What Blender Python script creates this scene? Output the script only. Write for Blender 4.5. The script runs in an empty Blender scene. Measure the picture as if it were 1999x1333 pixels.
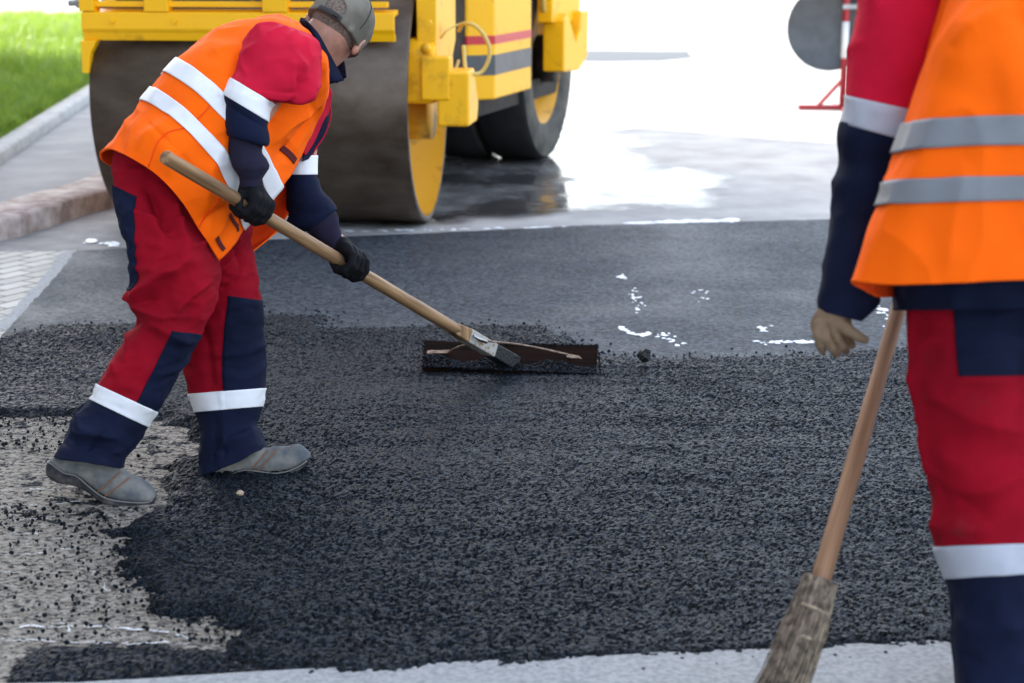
import bpy, bmesh, math, random
import numpy as np
from mathutils import Vector, Matrix
random.seed(7); RNG = np.random.RandomState(11)
PI = math.pi
# ------------------------------------------------------------------ camera, world, sun
CAMH = 1.5; F = 3400.0; W0, H0 = 1999.0, 1333.0
PITCH = math.atan(766.5 / F)
scn = bpy.context.scene
scn.render.engine = 'CYCLES'
cd = bpy.data.cameras.new('camera'); cam = bpy.data.objects.new('camera', cd)
scn.collection.objects.link(cam); scn.camera = cam
cam.location = (0, 0, CAMH); cam.rotation_euler = (PI/2 - PITCH, 0, 0)
cd.sensor_width = 36.0; cd.lens = 36.0 * F / W0; cd.clip_end = 2000; cd.clip_start = .05
cd.dof.use_dof = True; cd.dof.focus_distance = 5.25; cd.dof.aperture_fstop = 3.4
SUN_EL, SUN_AZ = 36.0, (-0.755, 0.656)          # sun stands ahead, to the left; an unseen tall block added there shades the near ground
w = bpy.data.worlds.new("World"); scn.world = w; w.use_nodes = True
nt = w.node_tree; bg = nt.nodes['Background']
sky = nt.nodes.new('ShaderNodeTexSky'); sky.sky_type = 'NISHITA'; sky.sun_disc = False
sky.sun_elevation = math.radians(SUN_EL)
sky.sun_rotation = math.atan2(SUN_AZ[0], SUN_AZ[1])
sky.air_density = 1.0; sky.dust_density = 2.6; sky.ozone_density = 1.0
hs = nt.nodes.new('ShaderNodeHueSaturation'); hs.inputs['Saturation'].default_value = .66; nt.links.new(sky.outputs[0], hs.inputs['Color'])   # sky colour muted toward neutral
nt.links.new(hs.outputs[0], bg.inputs[0]); bg.inputs[1].default_value = 0.15
sl = bpy.data.lights.new('sun', 'SUN'); sl.energy = 2.0; sl.angle = math.radians(.53); sl.color = (1, .95, .88)
so = bpy.data.objects.new('sun', sl); scn.collection.objects.link(so)
ce = math.cos(math.radians(SUN_EL))
so.rotation_euler = Vector((SUN_AZ[0]*ce, SUN_AZ[1]*ce, math.sin(math.radians(SUN_EL)))).to_track_quat('Z', 'Y').to_euler()
scn.view_settings.view_transform = 'Standard'; scn.view_settings.look = 'None'
scn.view_settings.gamma = 1; scn.view_settings.exposure = 2.5
# ------------------------------------------------------------------ small helpers
C = scn.collection
sp, cp = math.sin(PITCH), math.cos(PITCH)
def ray(px, py):
    x = (px - W0/2) / F; v = (H0/2 - py) / F
    return np.array([x, cp + v*sp, -sp + v*cp])
YS = [1.0]
def P(px, py, Y):                                # point at forward distance Y
    Y = Y*YS[0]; d = ray(px, py); return np.array([0, 0, CAMH]) + d * (Y / d[1])
def G(px, py, z=0.0):                            # point at height z
    d = ray(px, py); return np.array([0, 0, CAMH]) + d * ((z - CAMH) / d[2])
def obj(name, me, mat=None, parent=None):
    o = bpy.data.objects.new(name, me); C.objects.link(o)
    if mat is not None:
        for m in (mat if isinstance(mat, (list, tuple)) else [mat]): me.materials.append(m)
    if parent is not None: o.parent = parent
    return o
def mesh(verts, faces, smooth=True):
    me = bpy.data.meshes.new('m'); me.from_pydata([tuple(map(float, v)) for v in verts], [], [tuple(f) for f in faces])
    if smooth: me.polygons.foreach_set('use_smooth', [True]*len(me.polygons))
    me.update(); return me
def np_mesh(V, Q, smooth=True):                  # V (n,3), Q (m,4 or 3)
    me = bpy.data.meshes.new('m'); k = Q.shape[1]
    me.vertices.add(len(V)); me.vertices.foreach_set('co', V.astype(np.float32).ravel())
    me.loops.add(Q.size); me.loops.foreach_set('vertex_index', Q.astype(np.int32).ravel())
    me.polygons.add(len(Q)); me.polygons.foreach_set('loop_start', np.arange(0, Q.size, k, dtype=np.int32))
    me.polygons.foreach_set('loop_total', np.full(len(Q), k, np.int32))
    me.polygons.foreach_set('use_smooth', np.full(len(Q), smooth))
    me.update(calc_edges=True); me.validate(); return me
def thing(name, label, cat, loc=(0, 0, 0), group=None):
    o = bpy.data.objects.new(name, None); C.objects.link(o); o.location = loc
    o['label'] = label; o['category'] = cat; o.empty_display_size = .1
    if group: o['group'] = group
    return o
def tag(o, label, cat, group=None):
    o['label'] = label; o['category'] = cat
    if group: o['group'] = group
    return o
def kind(o, k='structure', label=None, cat=None):
    o['kind'] = k
    if label: o['label'] = label
    if cat: o['category'] = cat
    return o
def keep(o, parent):                             # child made in world coordinates
    o.parent = parent; o.matrix_parent_inverse = Matrix.Translation(parent.location).inverted(); return o
def bevel(o, w=.004, seg=2):
    m = o.modifiers.new('b', 'BEVEL'); m.width = w; m.segments = seg; m.limit_method = 'ANGLE'; return o
def solid(o, t=.004, off=0):
    m = o.modifiers.new('s', 'SOLIDIFY'); m.thickness = t; m.offset = off; return o
class MB:                                        # mesh collector: boxes, tubes, prisms
    def __init__(s): s.v = []; s.f = []
    def add(s, v, f):
        b = len(s.v); s.v += [tuple(map(float, p)) for p in v]; s.f += [tuple(i+b for i in q) for q in f]; return s
    def box(s, x0, x1, y0, y1, z0, z1, M=None):
        v = [(x, y, z) for z in (z0, z1) for y in (y0, y1) for x in (x0, x1)]
        if M is not None: v = [tuple(M @ Vector(p)) for p in v]
        return s.add(v, [(0, 2, 3, 1), (4, 5, 7, 6), (0, 1, 5, 4), (2, 6, 7, 3), (0, 4, 6, 2), (1, 3, 7, 5)])
    def prism(s, pts, a, b, ax='x'):             # polygon (2D) extruded along an axis
        n = len(pts)
        if ax == 'x': v = [(a, p[0], p[1]) for p in pts] + [(b, p[0], p[1]) for p in pts]
        elif ax == 'y': v = [(p[0], a, p[1]) for p in pts] + [(p[0], b, p[1]) for p in pts]
        else: v = [(p[0], p[1], a) for p in pts] + [(p[0], p[1], b) for p in pts]
        return s.add(v, [tuple(range(n))[::-1], tuple(range(n, 2*n))] + [(i, (i+1) % n, n+(i+1) % n, n+i) for i in range(n)])
    def tube(s, pts, r, n=10, cap=True):
        pts = [np.array(p, float) for p in pts]; m = len(pts)
        rs = r if isinstance(r, (list, tuple)) else [r]*m
        up = np.array([.13, .27, .95]); v = []
        for i, p in enumerate(pts):
            t = pts[min(i+1, m-1)] - pts[max(i-1, 0)]; t = t/np.linalg.norm(t)
            a = np.cross(t, up); a /= np.linalg.norm(a); b = np.cross(t, a)
            for k in range(n):
                an = 2*PI*k/n; v.append(p + rs[i]*(a*math.cos(an) + b*math.sin(an)))
        f = [(i*n+k, i*n+(k+1) % n, (i+1)*n+(k+1) % n, (i+1)*n+k) for i in range(m-1) for k in range(n)]
        if cap: f += [tuple(range(n)), tuple(range((m-1)*n, m*n))[::-1]]
        return s.add(v, f)
    def lathe(s, prof, n=64, ax='x', c=(0, 0, 0)):   # prof: (axial, radius)
        v = []
        for a, r in prof:
            for k in range(n):
                an = 2*PI*k/n; q = (r*math.cos(an), r*math.sin(an))
                v.append({'x': (c[0]+a, c[1]+q[0], c[2]+q[1]), 'y': (c[0]+q[0], c[1]+a, c[2]+q[1]), 'z': (c[0]+q[0], c[1]+q[1], c[2]+a)}[ax])
        m = len(prof)
        f = [(i*n+k, i*n+(k+1) % n, (i+1)*n+(k+1) % n, (i+1)*n+k) for i in range(m-1) for k in range(n)]
        return s.add(v, f)
    def build(s, name, mat, parent=None, smooth=False, bev=0):
        me = mesh(s.v, s.f, smooth); bm = bmesh.new(); bm.from_mesh(me); bmesh.ops.recalc_face_normals(bm, faces=bm.faces); bm.to_mesh(me); bm.free()
        if smooth:
            try: me.shade_auto_smooth = True
            except Exception: pass
        o = obj(name, me, mat, parent)
        if bev: bevel(o, bev)
        return o
def cr(ctrl, t):                                 # catmull-rom along axis 0; t array in [0,n-1]
    ctrl = np.asarray(ctrl, float); n = len(ctrl); t = np.clip(t, 0, n-1-1e-9)
    i = np.floor(t).astype(int); u = t - i; i = np.minimum(i, n-2)
    g = lambda k: ctrl[np.clip(k, 0, n-1)]
    p0, p1, p2, p3 = g(i-1), g(i), g(i+1), g(i+2)
    p0 = np.where((i == 0).reshape((-1,)+(1,)*(ctrl.ndim-1)), 2*p1-p2, p0); p3 = np.where((i == n-2).reshape((-1,)+(1,)*(ctrl.ndim-1)), 2*p2-p1, p3)
    u = u.reshape((-1,)+(1,)*(ctrl.ndim-1))
    return .5*((2*p1) + (-p0+p2)*u + (2*p0-5*p1+4*p2-p3)*u*u + (-p0+3*p1-3*p2+p3)*u**3)
def _h(ix, iy, iz, s):
    n = (ix*374761393 + iy*668265263 + iz*2147483647 + s*974634777) & 0x7fffffff
    n = ((n ^ (n >> 13)) * 1274126177) & 0x7fffffff
    return ((n ^ (n >> 16)) & 0xffff) / 65535.0
def vnoise(Q, s=0):                              # value noise -1..1
    Q = np.asarray(Q, float); i = np.floor(Q).astype(np.int64); f = Q - i; f = f*f*f*(f*(f*6-15)+10)
    r = 0
    for dx in (0, 1):
        for dy in (0, 1):
            for dz in (0, 1):
                wgt = (f[..., 0] if dx else 1-f[..., 0])*(f[..., 1] if dy else 1-f[..., 1])*(f[..., 2] if dz else 1-f[..., 2])
                r = r + wgt*_h(i[..., 0]+dx, i[..., 1]+dy, i[..., 2]+dz, s)
    return r*2-1
def fbm(Q, o=3, s=0):
    r = 0; a = 1
    for k in range(o): r = r + a*vnoise(np.asarray(Q)*2**k, s+k); a *= .5
    return r/1.75
# ------------------------------------------------------------------ materials
def mat(name, col, rough=.7, spec=.5, metal=0, var=0, vs=8, bump=0, bs=60, bd=.002, col2=None, lo=.4, hi=.6, sheen=0, coat=0, detail=4, stretch=None):
    m = bpy.data.materials.new(name); m.use_nodes = True; N = m.node_tree.nodes; L = m.node_tree.links
    b = N['Principled BSDF']; b.inputs['Base Color'].default_value = (*col, 1)
    b.inputs['Roughness'].default_value = rough; b.inputs['Metallic'].default_value = metal
    b.inputs['Specular IOR Level'].default_value = spec
    if sheen: b.inputs['Sheen Weight'].default_value = sheen
    if coat: b.inputs['Coat Weight'].default_value = coat; b.inputs['Coat Roughness'].default_value = .15
    geo = N.new('ShaderNodeNewGeometry'); vec = geo.outputs['Position']
    if stretch:
        mp = N.new('ShaderNodeMapping'); mp.inputs['Scale'].default_value = stretch; L.new(vec, mp.inputs[0]); vec = mp.outputs[0]
    if var or col2:
        n = N.new('ShaderNodeTexNoise'); n.inputs['Scale'].default_value = vs; n.inputs['Detail'].default_value = detail; n.inputs['Roughness'].default_value = .6
        L.new(vec, n.inputs['Vector'])
        r = N.new('ShaderNodeValToRGB'); L.new(n.outputs[0], r.inputs[0])
        r.color_ramp.elements[0].position = lo; r.color_ramp.elements[1].position = hi
        c2 = col2 or tuple(min(1, c*(1+var)) for c in col); c1 = col if col2 else tuple(c*(1-var) for c in col)
        r.color_ramp.elements[0].color = (*c1, 1); r.color_ramp.elements[1].color = (*c2, 1)
        L.new(r.outputs[0], b.inputs['Base Color'])
    if bump:
        n = N.new('ShaderNodeTexNoise'); n.inputs['Scale'].default_value = bs; n.inputs['Detail'].default_value = 5; L.new(vec, n.inputs['Vector'])
        bp = N.new('ShaderNodeBump'); bp.inputs['Strength'].default_value = bump; bp.inputs['Distance'].default_value = bd
        L.new(n.outputs[0], bp.inputs['Height']); L.new(bp.outputs[0], b.inputs['Normal'])
    return m
def add(m):                                      # shortcuts into a material's tree
    return m.node_tree.nodes, m.node_tree.links, m.node_tree.nodes['Principled BSDF']
def fabric(name, col, rough=.85, var=.12, bump=.5, dirt=None, sheen=.0):
    m = mat(name, col, rough, .12, 0, var, 5, 0, sheen=sheen); N, L, b = add(m)
    geo = N.new('ShaderNodeNewGeometry')
    n1 = N.new('ShaderNodeTexNoise'); n1.noise_type = 'RIDGED_MULTIFRACTAL'; n1.inputs['Scale'].default_value = 6.5; n1.inputs['Detail'].default_value = 2.5; n1.inputs['Distortion'].default_value = .5
    n2 = N.new('ShaderNodeTexNoise'); n2.inputs['Scale'].default_value = 700; n2.inputs['Detail'].default_value = 1
    L.new(geo.outputs['Position'], n1.inputs[0]); L.new(geo.outputs['Position'], n2.inputs[0])
    b1 = N.new('ShaderNodeBump'); b1.inputs['Strength'].default_value = min(1, bump*1.5); b1.inputs['Distance'].default_value = .020
    b2 = N.new('ShaderNodeBump'); b2.inputs['Strength'].default_value = .35; b2.inputs['Distance'].default_value = .001
    L.new(n1.outputs[0], b1.inputs['Height']); L.new(n2.outputs[0], b2.inputs['Height']); L.new(b1.outputs[0], b2.inputs['Normal']); L.new(b2.outputs[0], b.inputs['Normal'])
    if dirt:                                     # dusty marks of their own shape
        src = b.inputs['Base Color'].links[0].from_socket
        n3 = N.new('ShaderNodeTexNoise'); n3.inputs['Scale'].default_value = dirt[1]; n3.inputs['Detail'].default_value = 8; n3.inputs['Roughness'].default_value = .7
        L.new(geo.outputs['Position'], n3.inputs[0])
        r = N.new('ShaderNodeMapRange'); r.inputs[1].default_value = dirt[2]; r.inputs[2].default_value = dirt[2]+.18; r.inputs[4].default_value = dirt[3]
        L.new(n3.outputs[0], r.inputs[0]); mx = N.new('ShaderNodeMix'); mx.data_type = 'RGBA'
        L.new(r.outputs[0], mx.inputs['Factor']); L.new(src, mx.inputs[6]); mx.inputs[7].default_value = (*dirt[0], 1)
        L.new(mx.outputs[2], b.inputs['Base Color'])
    return m
M = {}
M['orange'] = fabric('hi_vis_orange', (.98, .125, .001), .8, .05, .35, ((.45, .08, .01), 9, .66, .4))
M['orange_in'] = fabric('hi_vis_lining', (.85, .07, .008), .85, .08, .3)
M['red'] = fabric('red_cotton', (.50, .007, .030), .85, .12, .4)
M['red_tr'] = fabric('red_trouser_cotton', (.25, .002, .011), .88, .14, .55, ((.16, .03, .03), 7, .62, .6))
M['navy'] = fabric('navy_cotton', (.0055, .0085, .026), .85, .2, .5, ((.06, .055, .06), 6, .62, .5))
M['knit'] = fabric('dark_knit', (.016, .014, .028), .95, .2, .6)
M['glove'] = fabric('black_glove_knit', (.007, .007, .008), .8, .2, .8)
M['beige_glove'] = fabric('beige_glove_knit', (.17, .115, .072), .9, .3, .9, ((.05, .036, .028), 30, .55, .6))
M['band'] = fabric('reflective_band', (.74, .73, .73), .45, .05, .15, ((.25, .25, .26), 16, .63, .6))
M['band_grey'] = fabric('grey_reflective_band', (.20, .205, .215), .45, .08, .2)
M['band_sleeve'] = fabric('grey_sleeve_band', (.42, .43, .48), .5, .08, .25)
M['velcro'] = fabric('velcro', (.10, .02, .02), .9)
M['cap'] = fabric('olive_cap_cloth', (.155, .138, .11), .95, .25, .35, ((.25, .235, .20), 20, .55, .7))
M['cap_dark'] = mat('cap_strap', (.03, .028, .025), .9)
M['skin'] = mat('skin', (.42, .20, .135), .5, .4, 0, .12, 25, .4, 120, .001)
M['hair'] = mat('grey_hair', (.16, .12, .095), .9, .2, 0, .3, 150, .8, 400, .002)
M['shoe'] = mat('grey_suede', (.085, .094, .10), .85, .3, 0, 0, 14, .5, 90, .003, col2=(.26, .235, .20), lo=.4, hi=.75)
M['sole'] = mat('rubber_sole', (.020, .020, .022), .8, .3, 0, 0, 18, .5, 120, .002, col2=(.11, .10, .09), lo=.42, hi=.7)
M['trim2'] = mat('pale_welt', (.16, .15, .135), .8)
M['trim'] = mat('tan_trim', (.20, .09, .045), .8)
M['metal'] = mat('steel', (.35, .35, .35), .35, .5, 1, .15, 20)
def wood(name, c1, c2, axis_dir, sc=55):
    m = mat(name, c1, .55, .25); N, L, b = add(m)
    geo = N.new('ShaderNodeTexCoord'); mp = N.new('ShaderNodeMapping'); L.new(geo.outputs['Object'], mp.inputs[0])
    mp.inputs['Scale'].default_value = axis_dir
    n = N.new('ShaderNodeTexNoise'); n.inputs['Scale'].default_value = sc; n.inputs['Detail'].default_value = 5; n.inputs['Distortion'].default_value = .4; L.new(mp.outputs[0], n.inputs[0])
    r = N.new('ShaderNodeValToRGB'); r.color_ramp.elements[0].position = .36; r.color_ramp.elements[1].position = .64
    r.color_ramp.elements[0].color = (*c2, 1); r.color_ramp.elements[1].color = (*c1, 1); L.new(n.outputs[0], r.inputs[0]); L.new(r.outputs[0], b.inputs['Base Color'])
    bp = N.new('ShaderNodeBump'); bp.inputs['Strength'].default_value = .4; bp.inputs['Distance'].default_value = .001; L.new(n.outputs[0], bp.inputs['Height']); L.new(bp.outputs[0], b.inputs['Normal'])
    return m
M['handle'] = wood('pale_handle_wood', (.36, .21, .10), (.15, .08, .038), (1, 1, .05))
M['broomwood'] = wood('broom_handle_wood', (.30, .16, .085), (.17, .085, .042), (1, 1, .06))
M['board'] = wood('dark_board_wood', (.014, .006, .004), (.005, .0035, .003), (.06, 1, 1), 60)
for k_ in ('board',): M[k_].node_tree.nodes['Principled BSDF'].inputs['Specular IOR Level'].default_value = .03; M[k_].node_tree.nodes['Principled BSDF'].inputs['Roughness'].default_value = .9
M['bristle'] = mat('dry_twigs', (.17, .125, .09), .8, .3, 0, .5, 60)
M['bristle2'] = mat('pale_twigs', (.27, .21, .14), .8, .3, 0, .4, 60)
M['tar'] = mat('tar_coating', (.008, .008, .009), .55, .5, 0, 0, 20, 1, 120, .006)
M['whitepaint'] = mat('worn_white_paint', (.42, .39, .35), .75, .15, 0, 0, 60, 0, col2=(.26, .17, .09), lo=.5, hi=.62)
M['yellow'] = mat('yellow_paint', (.92, .45, .001), .45, .35, 0, 0, 6, .1, 30, .002, col2=(.40, .17, .006), lo=.57, hi=.80, detail=9)
M['yellow_dirty'] = mat('stained_yellow_paint', (.66, .31, .006), .5, .4, 0, 0, 5, .2, 50, .002, col2=(.10, .045, .008), lo=.50, hi=.68, detail=8)
M['drum'] = mat('worn_drum_steel', (.058, .036, .022), .36, .4, .45, 0, 1.6, .4, 90, .002, col2=(.12, .09, .066), lo=.35, hi=.75, detail=10, stretch=(2.5, 5, 5))
M['black'] = mat('black_paint', (.012, .012, .013), .5)
M['dark_int'] = mat('dark_machine_parts', (.02, .016, .013), .7, .3, 0, .5, 12)
M['tyre'] = mat('tyre_rubber', (.018, .018, .019), .55, .4, 0, .3, 5, .2, 40)
M['tyre_side'] = mat('dusty_tyre_side', (.045, .043, .04), .75, .3, 0, 0, 6, .3, 30, .003, col2=(.12, .11, .085), lo=.4, hi=.7)
M['redstripe'] = mat('red_stripe_paint', (.52, .012, .02), .4)
M['greystripe'] = mat('grey_stripe_paint', (.060, .062, .066), .45, .5, 0, .2, 6)
M['hose'] = mat('yellow_hose', (.62, .42, .10), .5)
M['glass'] = mat('tinted_glass', (.02, .025, .03), .08, .6)
M['signgrey'] = mat('zinc_sign_back', (.060, .063, .066), .5, .5, .2, .15, 6, .1, 30)
M['signred'] = mat('sign_red_paint', (.30, .008, .015), .45, .5, 0, .1, 20)
M['signwhite'] = mat('sign_white_paint', (.72, .70, .68), .5)
# ground materials
M['road'] = mat('old_dusty_asphalt', (.31, .30, .285), .92, .1, 0, 0, 2.2, .8, 60, .006, col2=(.45, .44, .415), lo=.35, hi=.68, detail=10)
M['foreroad'] = mat('pale_worn_asphalt', (.20, .205, .20), .8, .3, 0, 0, 70, .9, 110, .005, col2=(.32, .32, .31), lo=.35, hi=.6, detail=5)
M['pavement'] = mat('pavement_asphalt', (.20, .198, .195), .85, .3, 0, 0, 2.5, .6, 90, .005, col2=(.29, .28, .265), lo=.35, hi=.65, detail=9)
M['granite'] = mat('pink_granite', (.23, .165, .14), .85, .3, 0, 0, 7, 1, 30, .012, col2=(.44, .37, .33), lo=.38, hi=.62, detail=9)
M['concrete'] = mat('kerb_concrete', (.32, .31, .29), .85, .3, 0, 0, 9, .5, 60, .004, col2=(.42, .41, .38), detail=7)
M['soil'] = mat('soil', (.05, .07, .02), .95, .1, 0, .4, 20, .8, 50, .01)
M['puddle'] = mat('wet_film', (.06, .058, .055), .06, .9)
M['foam'] = mat('white_foam', (.80, .82, .83), .4, .6, 0, 0, 40, .8, 90, .01)
M['chalk'] = mat('white_scratch', (.62, .64, .65), .6, .4, 0, 0, 60, 0, col2=(.33, .32, .30), lo=.45, hi=.6)
def loose_mat():
    m = mat('loose_asphalt', (.022, .024, .028), .4, .09); N, L, b = add(m); geo = N.new('ShaderNodeNewGeometry')
    v = N.new('ShaderNodeTexVoronoi'); v.inputs['Scale'].default_value = 215; L.new(geo.outputs['Position'], v.inputs['Vector'])
    r = N.new('ShaderNodeValToRGB'); sep = N.new('ShaderNodeSeparateColor'); L.new(v.outputs['Color'], sep.inputs[0]); L.new(sep.outputs[0], r.inputs[0])
    e = r.color_ramp.elements; e[0].position = .0; e[0].color = (.0018, .0027, .0042, 1); e[1].position = 1; e[1].color = (.024, .034, .047, 1)
    x = e.new(.72); x.color = (.0042, .0062, .0088, 1)
    L.new(r.outputs[0], b.inputs['Base Color'])
    rr = N.new('ShaderNodeMapRange'); L.new(sep.outputs[1], rr.inputs[0]); rr.inputs[3].default_value = .2; rr.inputs[4].default_value = .62; L.new(rr.outputs[0], b.inputs['Roughness'])
    # facets: every grain tilts its own way
    vm = N.new('ShaderNodeVectorMath'); vm.operation = 'SUBTRACT'; L.new(v.outputs['Color'], vm.inputs[0]); vm.inputs[1].default_value = (.5, .5, .5)
    vs = N.new('ShaderNodeVectorMath'); vs.operation = 'SCALE'; L.new(vm.outputs[0], vs.inputs[0]); vs.inputs['Scale'].default_value = .75
    n = N.new('ShaderNodeTexNoise'); n.inputs['Scale'].default_value = 260; n.inputs['Detail'].default_value = 3; L.new(geo.outputs['Position'], n.inputs[0])
    bp = N.new('ShaderNodeBump'); bp.inputs['Strength'].default_value = .8; bp.inputs['Distance'].default_value = .004; L.new(n.outputs[0], bp.inputs['Height'])
    va = N.new('ShaderNodeVectorMath'); va.operation = 'ADD'; L.new(bp.outputs[0], va.inputs[0]); L.new(vs.outputs[0], va.inputs[1])
    vn = N.new('ShaderNodeVectorMath'); vn.operation = 'NORMALIZE'; L.new(va.outputs[0], vn.inputs[0]); L.new(vn.outputs[0], b.inputs['Normal'])
    return m
M['loose'] = loose_mat()
def compact_mat():
    m = mat('rolled_asphalt', (.06, .065, .07), .42, .15); N, L, b = add(m); geo = N.new('ShaderNodeNewGeometry'); pos = geo.outputs['Position']
    def noise(s, d=4, ro=.6, sc=None):
        n = N.new('ShaderNodeTexNoise'); n.inputs['Scale'].default_value = s; n.inputs['Detail'].default_value = d; n.inputs['Roughness'].default_value = ro
        if sc:
            mp = N.new('ShaderNodeMapping'); mp.inputs['Scale'].default_value = sc; L.new(pos, mp.inputs[0]); L.new(mp.outputs[0], n.inputs[0])
        else: L.new(pos, n.inputs[0])
        return n.outputs[0]
    v = N.new('ShaderNodeTexVoronoi'); v.inputs['Scale'].default_value = 75; L.new(pos, v.inputs['Vector']); sep = N.new('ShaderNodeSeparateColor'); L.new(v.outputs['Color'], sep.inputs[0])
    r = N.new('ShaderNodeValToRGB'); L.new(sep.outputs[0], r.inputs[0]); e = r.color_ramp.elements
    e[0].color = (.004, .005, .0065, 1); e[1].color = (.070, .082, .096, 1)
    # pale dried smears
    mr = N.new('ShaderNodeMapRange'); L.new(noise(1.15, 6, .65, (1, .6, 1)), mr.inputs[0]); mr.inputs[1].default_value = .56; mr.inputs[2].default_value = .85; mr.inputs[4].default_value = .3
    mx = N.new('ShaderNodeMix'); mx.data_type = 'RGBA'; L.new(mr.outputs[0], mx.inputs['Factor']); L.new(r.outputs[0], mx.inputs[6]); mx.inputs[7].default_value = (.10, .113, .127, 1)
    L.new(mx.outputs[2], b.inputs['Base Color'])
    bp = N.new('ShaderNodeBump'); bp.inputs['Strength'].default_value = .9; bp.inputs['Distance'].default_value = .006; L.new(noise(120, 4), bp.inputs['Height']); L.new(bp.outputs[0], b.inputs['Normal'])
    mr2 = N.new('ShaderNodeMapRange'); L.new(noise(1.7, 4), mr2.inputs[0]); mr2.inputs[1].default_value = .35; mr2.inputs[2].default_value = .65; mr2.inputs[3].default_value = .55; mr2.inputs[4].default_value = .72; L.new(mr2.outputs[0], b.inputs['Roughness'])
    return m
M['compact'] = compact_mat()
def milled_mat():
    m = mat('milled_surface', (.185, .16, .125), .8, .3, 0, 0, 38, 0, col2=(.40, .355, .29), lo=.33, hi=.62, detail=6); N, L, b = add(m); geo = N.new('ShaderNodeNewGeometry')
    src = b.inputs['Base Color'].links[0].from_socket
    mp = N.new('ShaderNodeMapping'); mp.inputs['Rotation'].default_value = (0, 0, .12); L.new(geo.outputs['Position'], mp.inputs[0])
    wv = N.new('ShaderNodeTexWave'); wv.bands_direction = 'Y'; wv.inputs['Scale'].default_value = 9; wv.inputs['Distortion'].default_value = 14; wv.inputs['Detail'].default_value = 5; wv.inputs['Detail Scale'].default_value = 2.5; L.new(mp.outputs[0], wv.inputs[0])
    n = N.new('ShaderNodeTexNoise'); n.inputs['Scale'].default_value = 60; n.inputs['Detail'].default_value = 8; n.inputs['Roughness'].default_value = .7; b.inputs['Specular IOR Level'].default_value = .15; L.new(geo.outputs['Position'], n.inputs[0])
    r = N.new('ShaderNodeMapRange'); L.new(n.outputs[0], r.inputs[0]); r.inputs[1].default_value = .50; r.inputs[2].default_value = .60
    mx = N.new('ShaderNodeMix'); mx.data_type = 'RGBA'; L.new(r.outputs[0], mx.inputs['Factor']); L.new(src, mx.inputs[6]); mx.inputs[7].default_value = (.022, .023, .025, 1)
    L.new(mx.outputs[2], b.inputs['Base Color'])
    ad = N.new('ShaderNodeMath'); ad.operation = 'ADD'; L.new(wv.outputs[1], ad.inputs[0]); L.new(n.outputs[0], ad.inputs[1])
    bp = N.new('ShaderNodeBump'); bp.inputs['Strength'].default_value = .8; bp.inputs['Distance'].default_value = .007; bp.inputs['Distance'].default_value = .014; L.new(ad.outputs[0], bp.inputs['Height']); L.new(bp.outputs[0], b.inputs['Normal'])
    return m
M['milled'] = milled_mat()
def brick_mat():
    m = mat('paving_bricks', (.4, .38, .33), .85, .3); N, L, b = add(m); geo = N.new('ShaderNodeNewGeometry')
    mp = N.new('ShaderNodeMapping'); mp.inputs['Rotation'].default_value = (0, 0, math.radians(-62)); L.new(geo.outputs['Position'], mp.inputs[0])
    br = N.new('ShaderNodeTexBrick'); L.new(mp.outputs[0], br.inputs[0]); br.inputs['Scale'].default_value = 1; br.inputs['Brick Width'].default_value = .2; br.inputs['Row Height'].default_value = .1
    br.inputs['Mortar Size'].default_value = .008; br.inputs['Color1'].default_value = (.40, .37, .32, 1); br.inputs['Color2'].default_value = (.50, .47, .41, 1); br.inputs['Mortar'].default_value = (.16, .145, .12, 1)
    n = N.new('ShaderNodeTexNoise'); n.inputs['Scale'].default_value = 6; n.inputs['Detail'].default_value = 9; L.new(geo.outputs['Position'], n.inputs[0])
    r = N.new('ShaderNodeMapRange'); L.new(n.outputs[0], r.inputs[0]); r.inputs[1].default_value = .5; r.inputs[2].default_value = .75; r.inputs[4].default_value = .8
    mx = N.new('ShaderNodeMix'); mx.data_type = 'RGBA'; L.new(r.outputs[0], mx.inputs['Factor']); L.new(br.outputs[0], mx.inputs[6]); mx.inputs[7].default_value = (.30, .28, .25, 1)
    L.new(mx.outputs[2], b.inputs['Base Color'])
    bp = N.new('ShaderNodeBump'); bp.inputs['Strength'].default_value = .6; bp.inputs['Distance'].default_value = .006; bp.invert = True; L.new(br.outputs[1], bp.inputs['Height']); L.new(bp.outputs[0], b.inputs['Normal'])
    return m
M['brick'] = brick_mat()
def grass_mat():
    m = mat('grass_blades', (.07, .17, .012), .5, .4, 0, 0, 7, 0, col2=(.30, .34, .06), lo=.42, hi=.68); N, L, b = add(m)
    tr = N.new('ShaderNodeBsdfTranslucent'); tr.inputs[0].default_value = (.22, .34, .03, 1); mx = N.new('ShaderNodeMixShader'); mx.inputs[0].default_value = .45
    out = [n for n in N if n.type == 'OUTPUT_MATERIAL'][0]; L.new(b.outputs[0], mx.inputs[1]); L.new(tr.outputs[0], mx.inputs[2]); L.new(mx.outputs[0], out.inputs[0])
    return m
M['grass'] = grass_mat()
# ------------------------------------------------------------------ unseen block added left of the street to shade the near ground
def shade_block():
    t = thing('added_shade_block', 'made-up tall block added left of the street, out of view, to shade the near ground', 'shade_block', (-13, 27.3, 0))
    H = 27; mw = mat('facade_render', (.42, .40, .37), .9, .2, 0, .1, .6); mg = M['glass']
    MB().box(-14, 0, -50, 0, 0, H).build('wall', mw, t)
    MB().box(-14.4, .4, -50.4, .4, H, H+.6).build('roof', M['concrete'], t)
    for z in range(8):
        for k in range(11):
            w_ = MB().box(-.03, .04, -3.4-k*4.4, -1.8-k*4.4, 1.2+z*3.2, 2.7+z*3.2).build('window', M['signwhite'], t)
            MB().box(.035, .05, -3.3-k*4.4, -1.9-k*4.4, 1.3+z*3.2, 2.6+z*3.2).build('pane', mg, w_)
shade_block()
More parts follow.
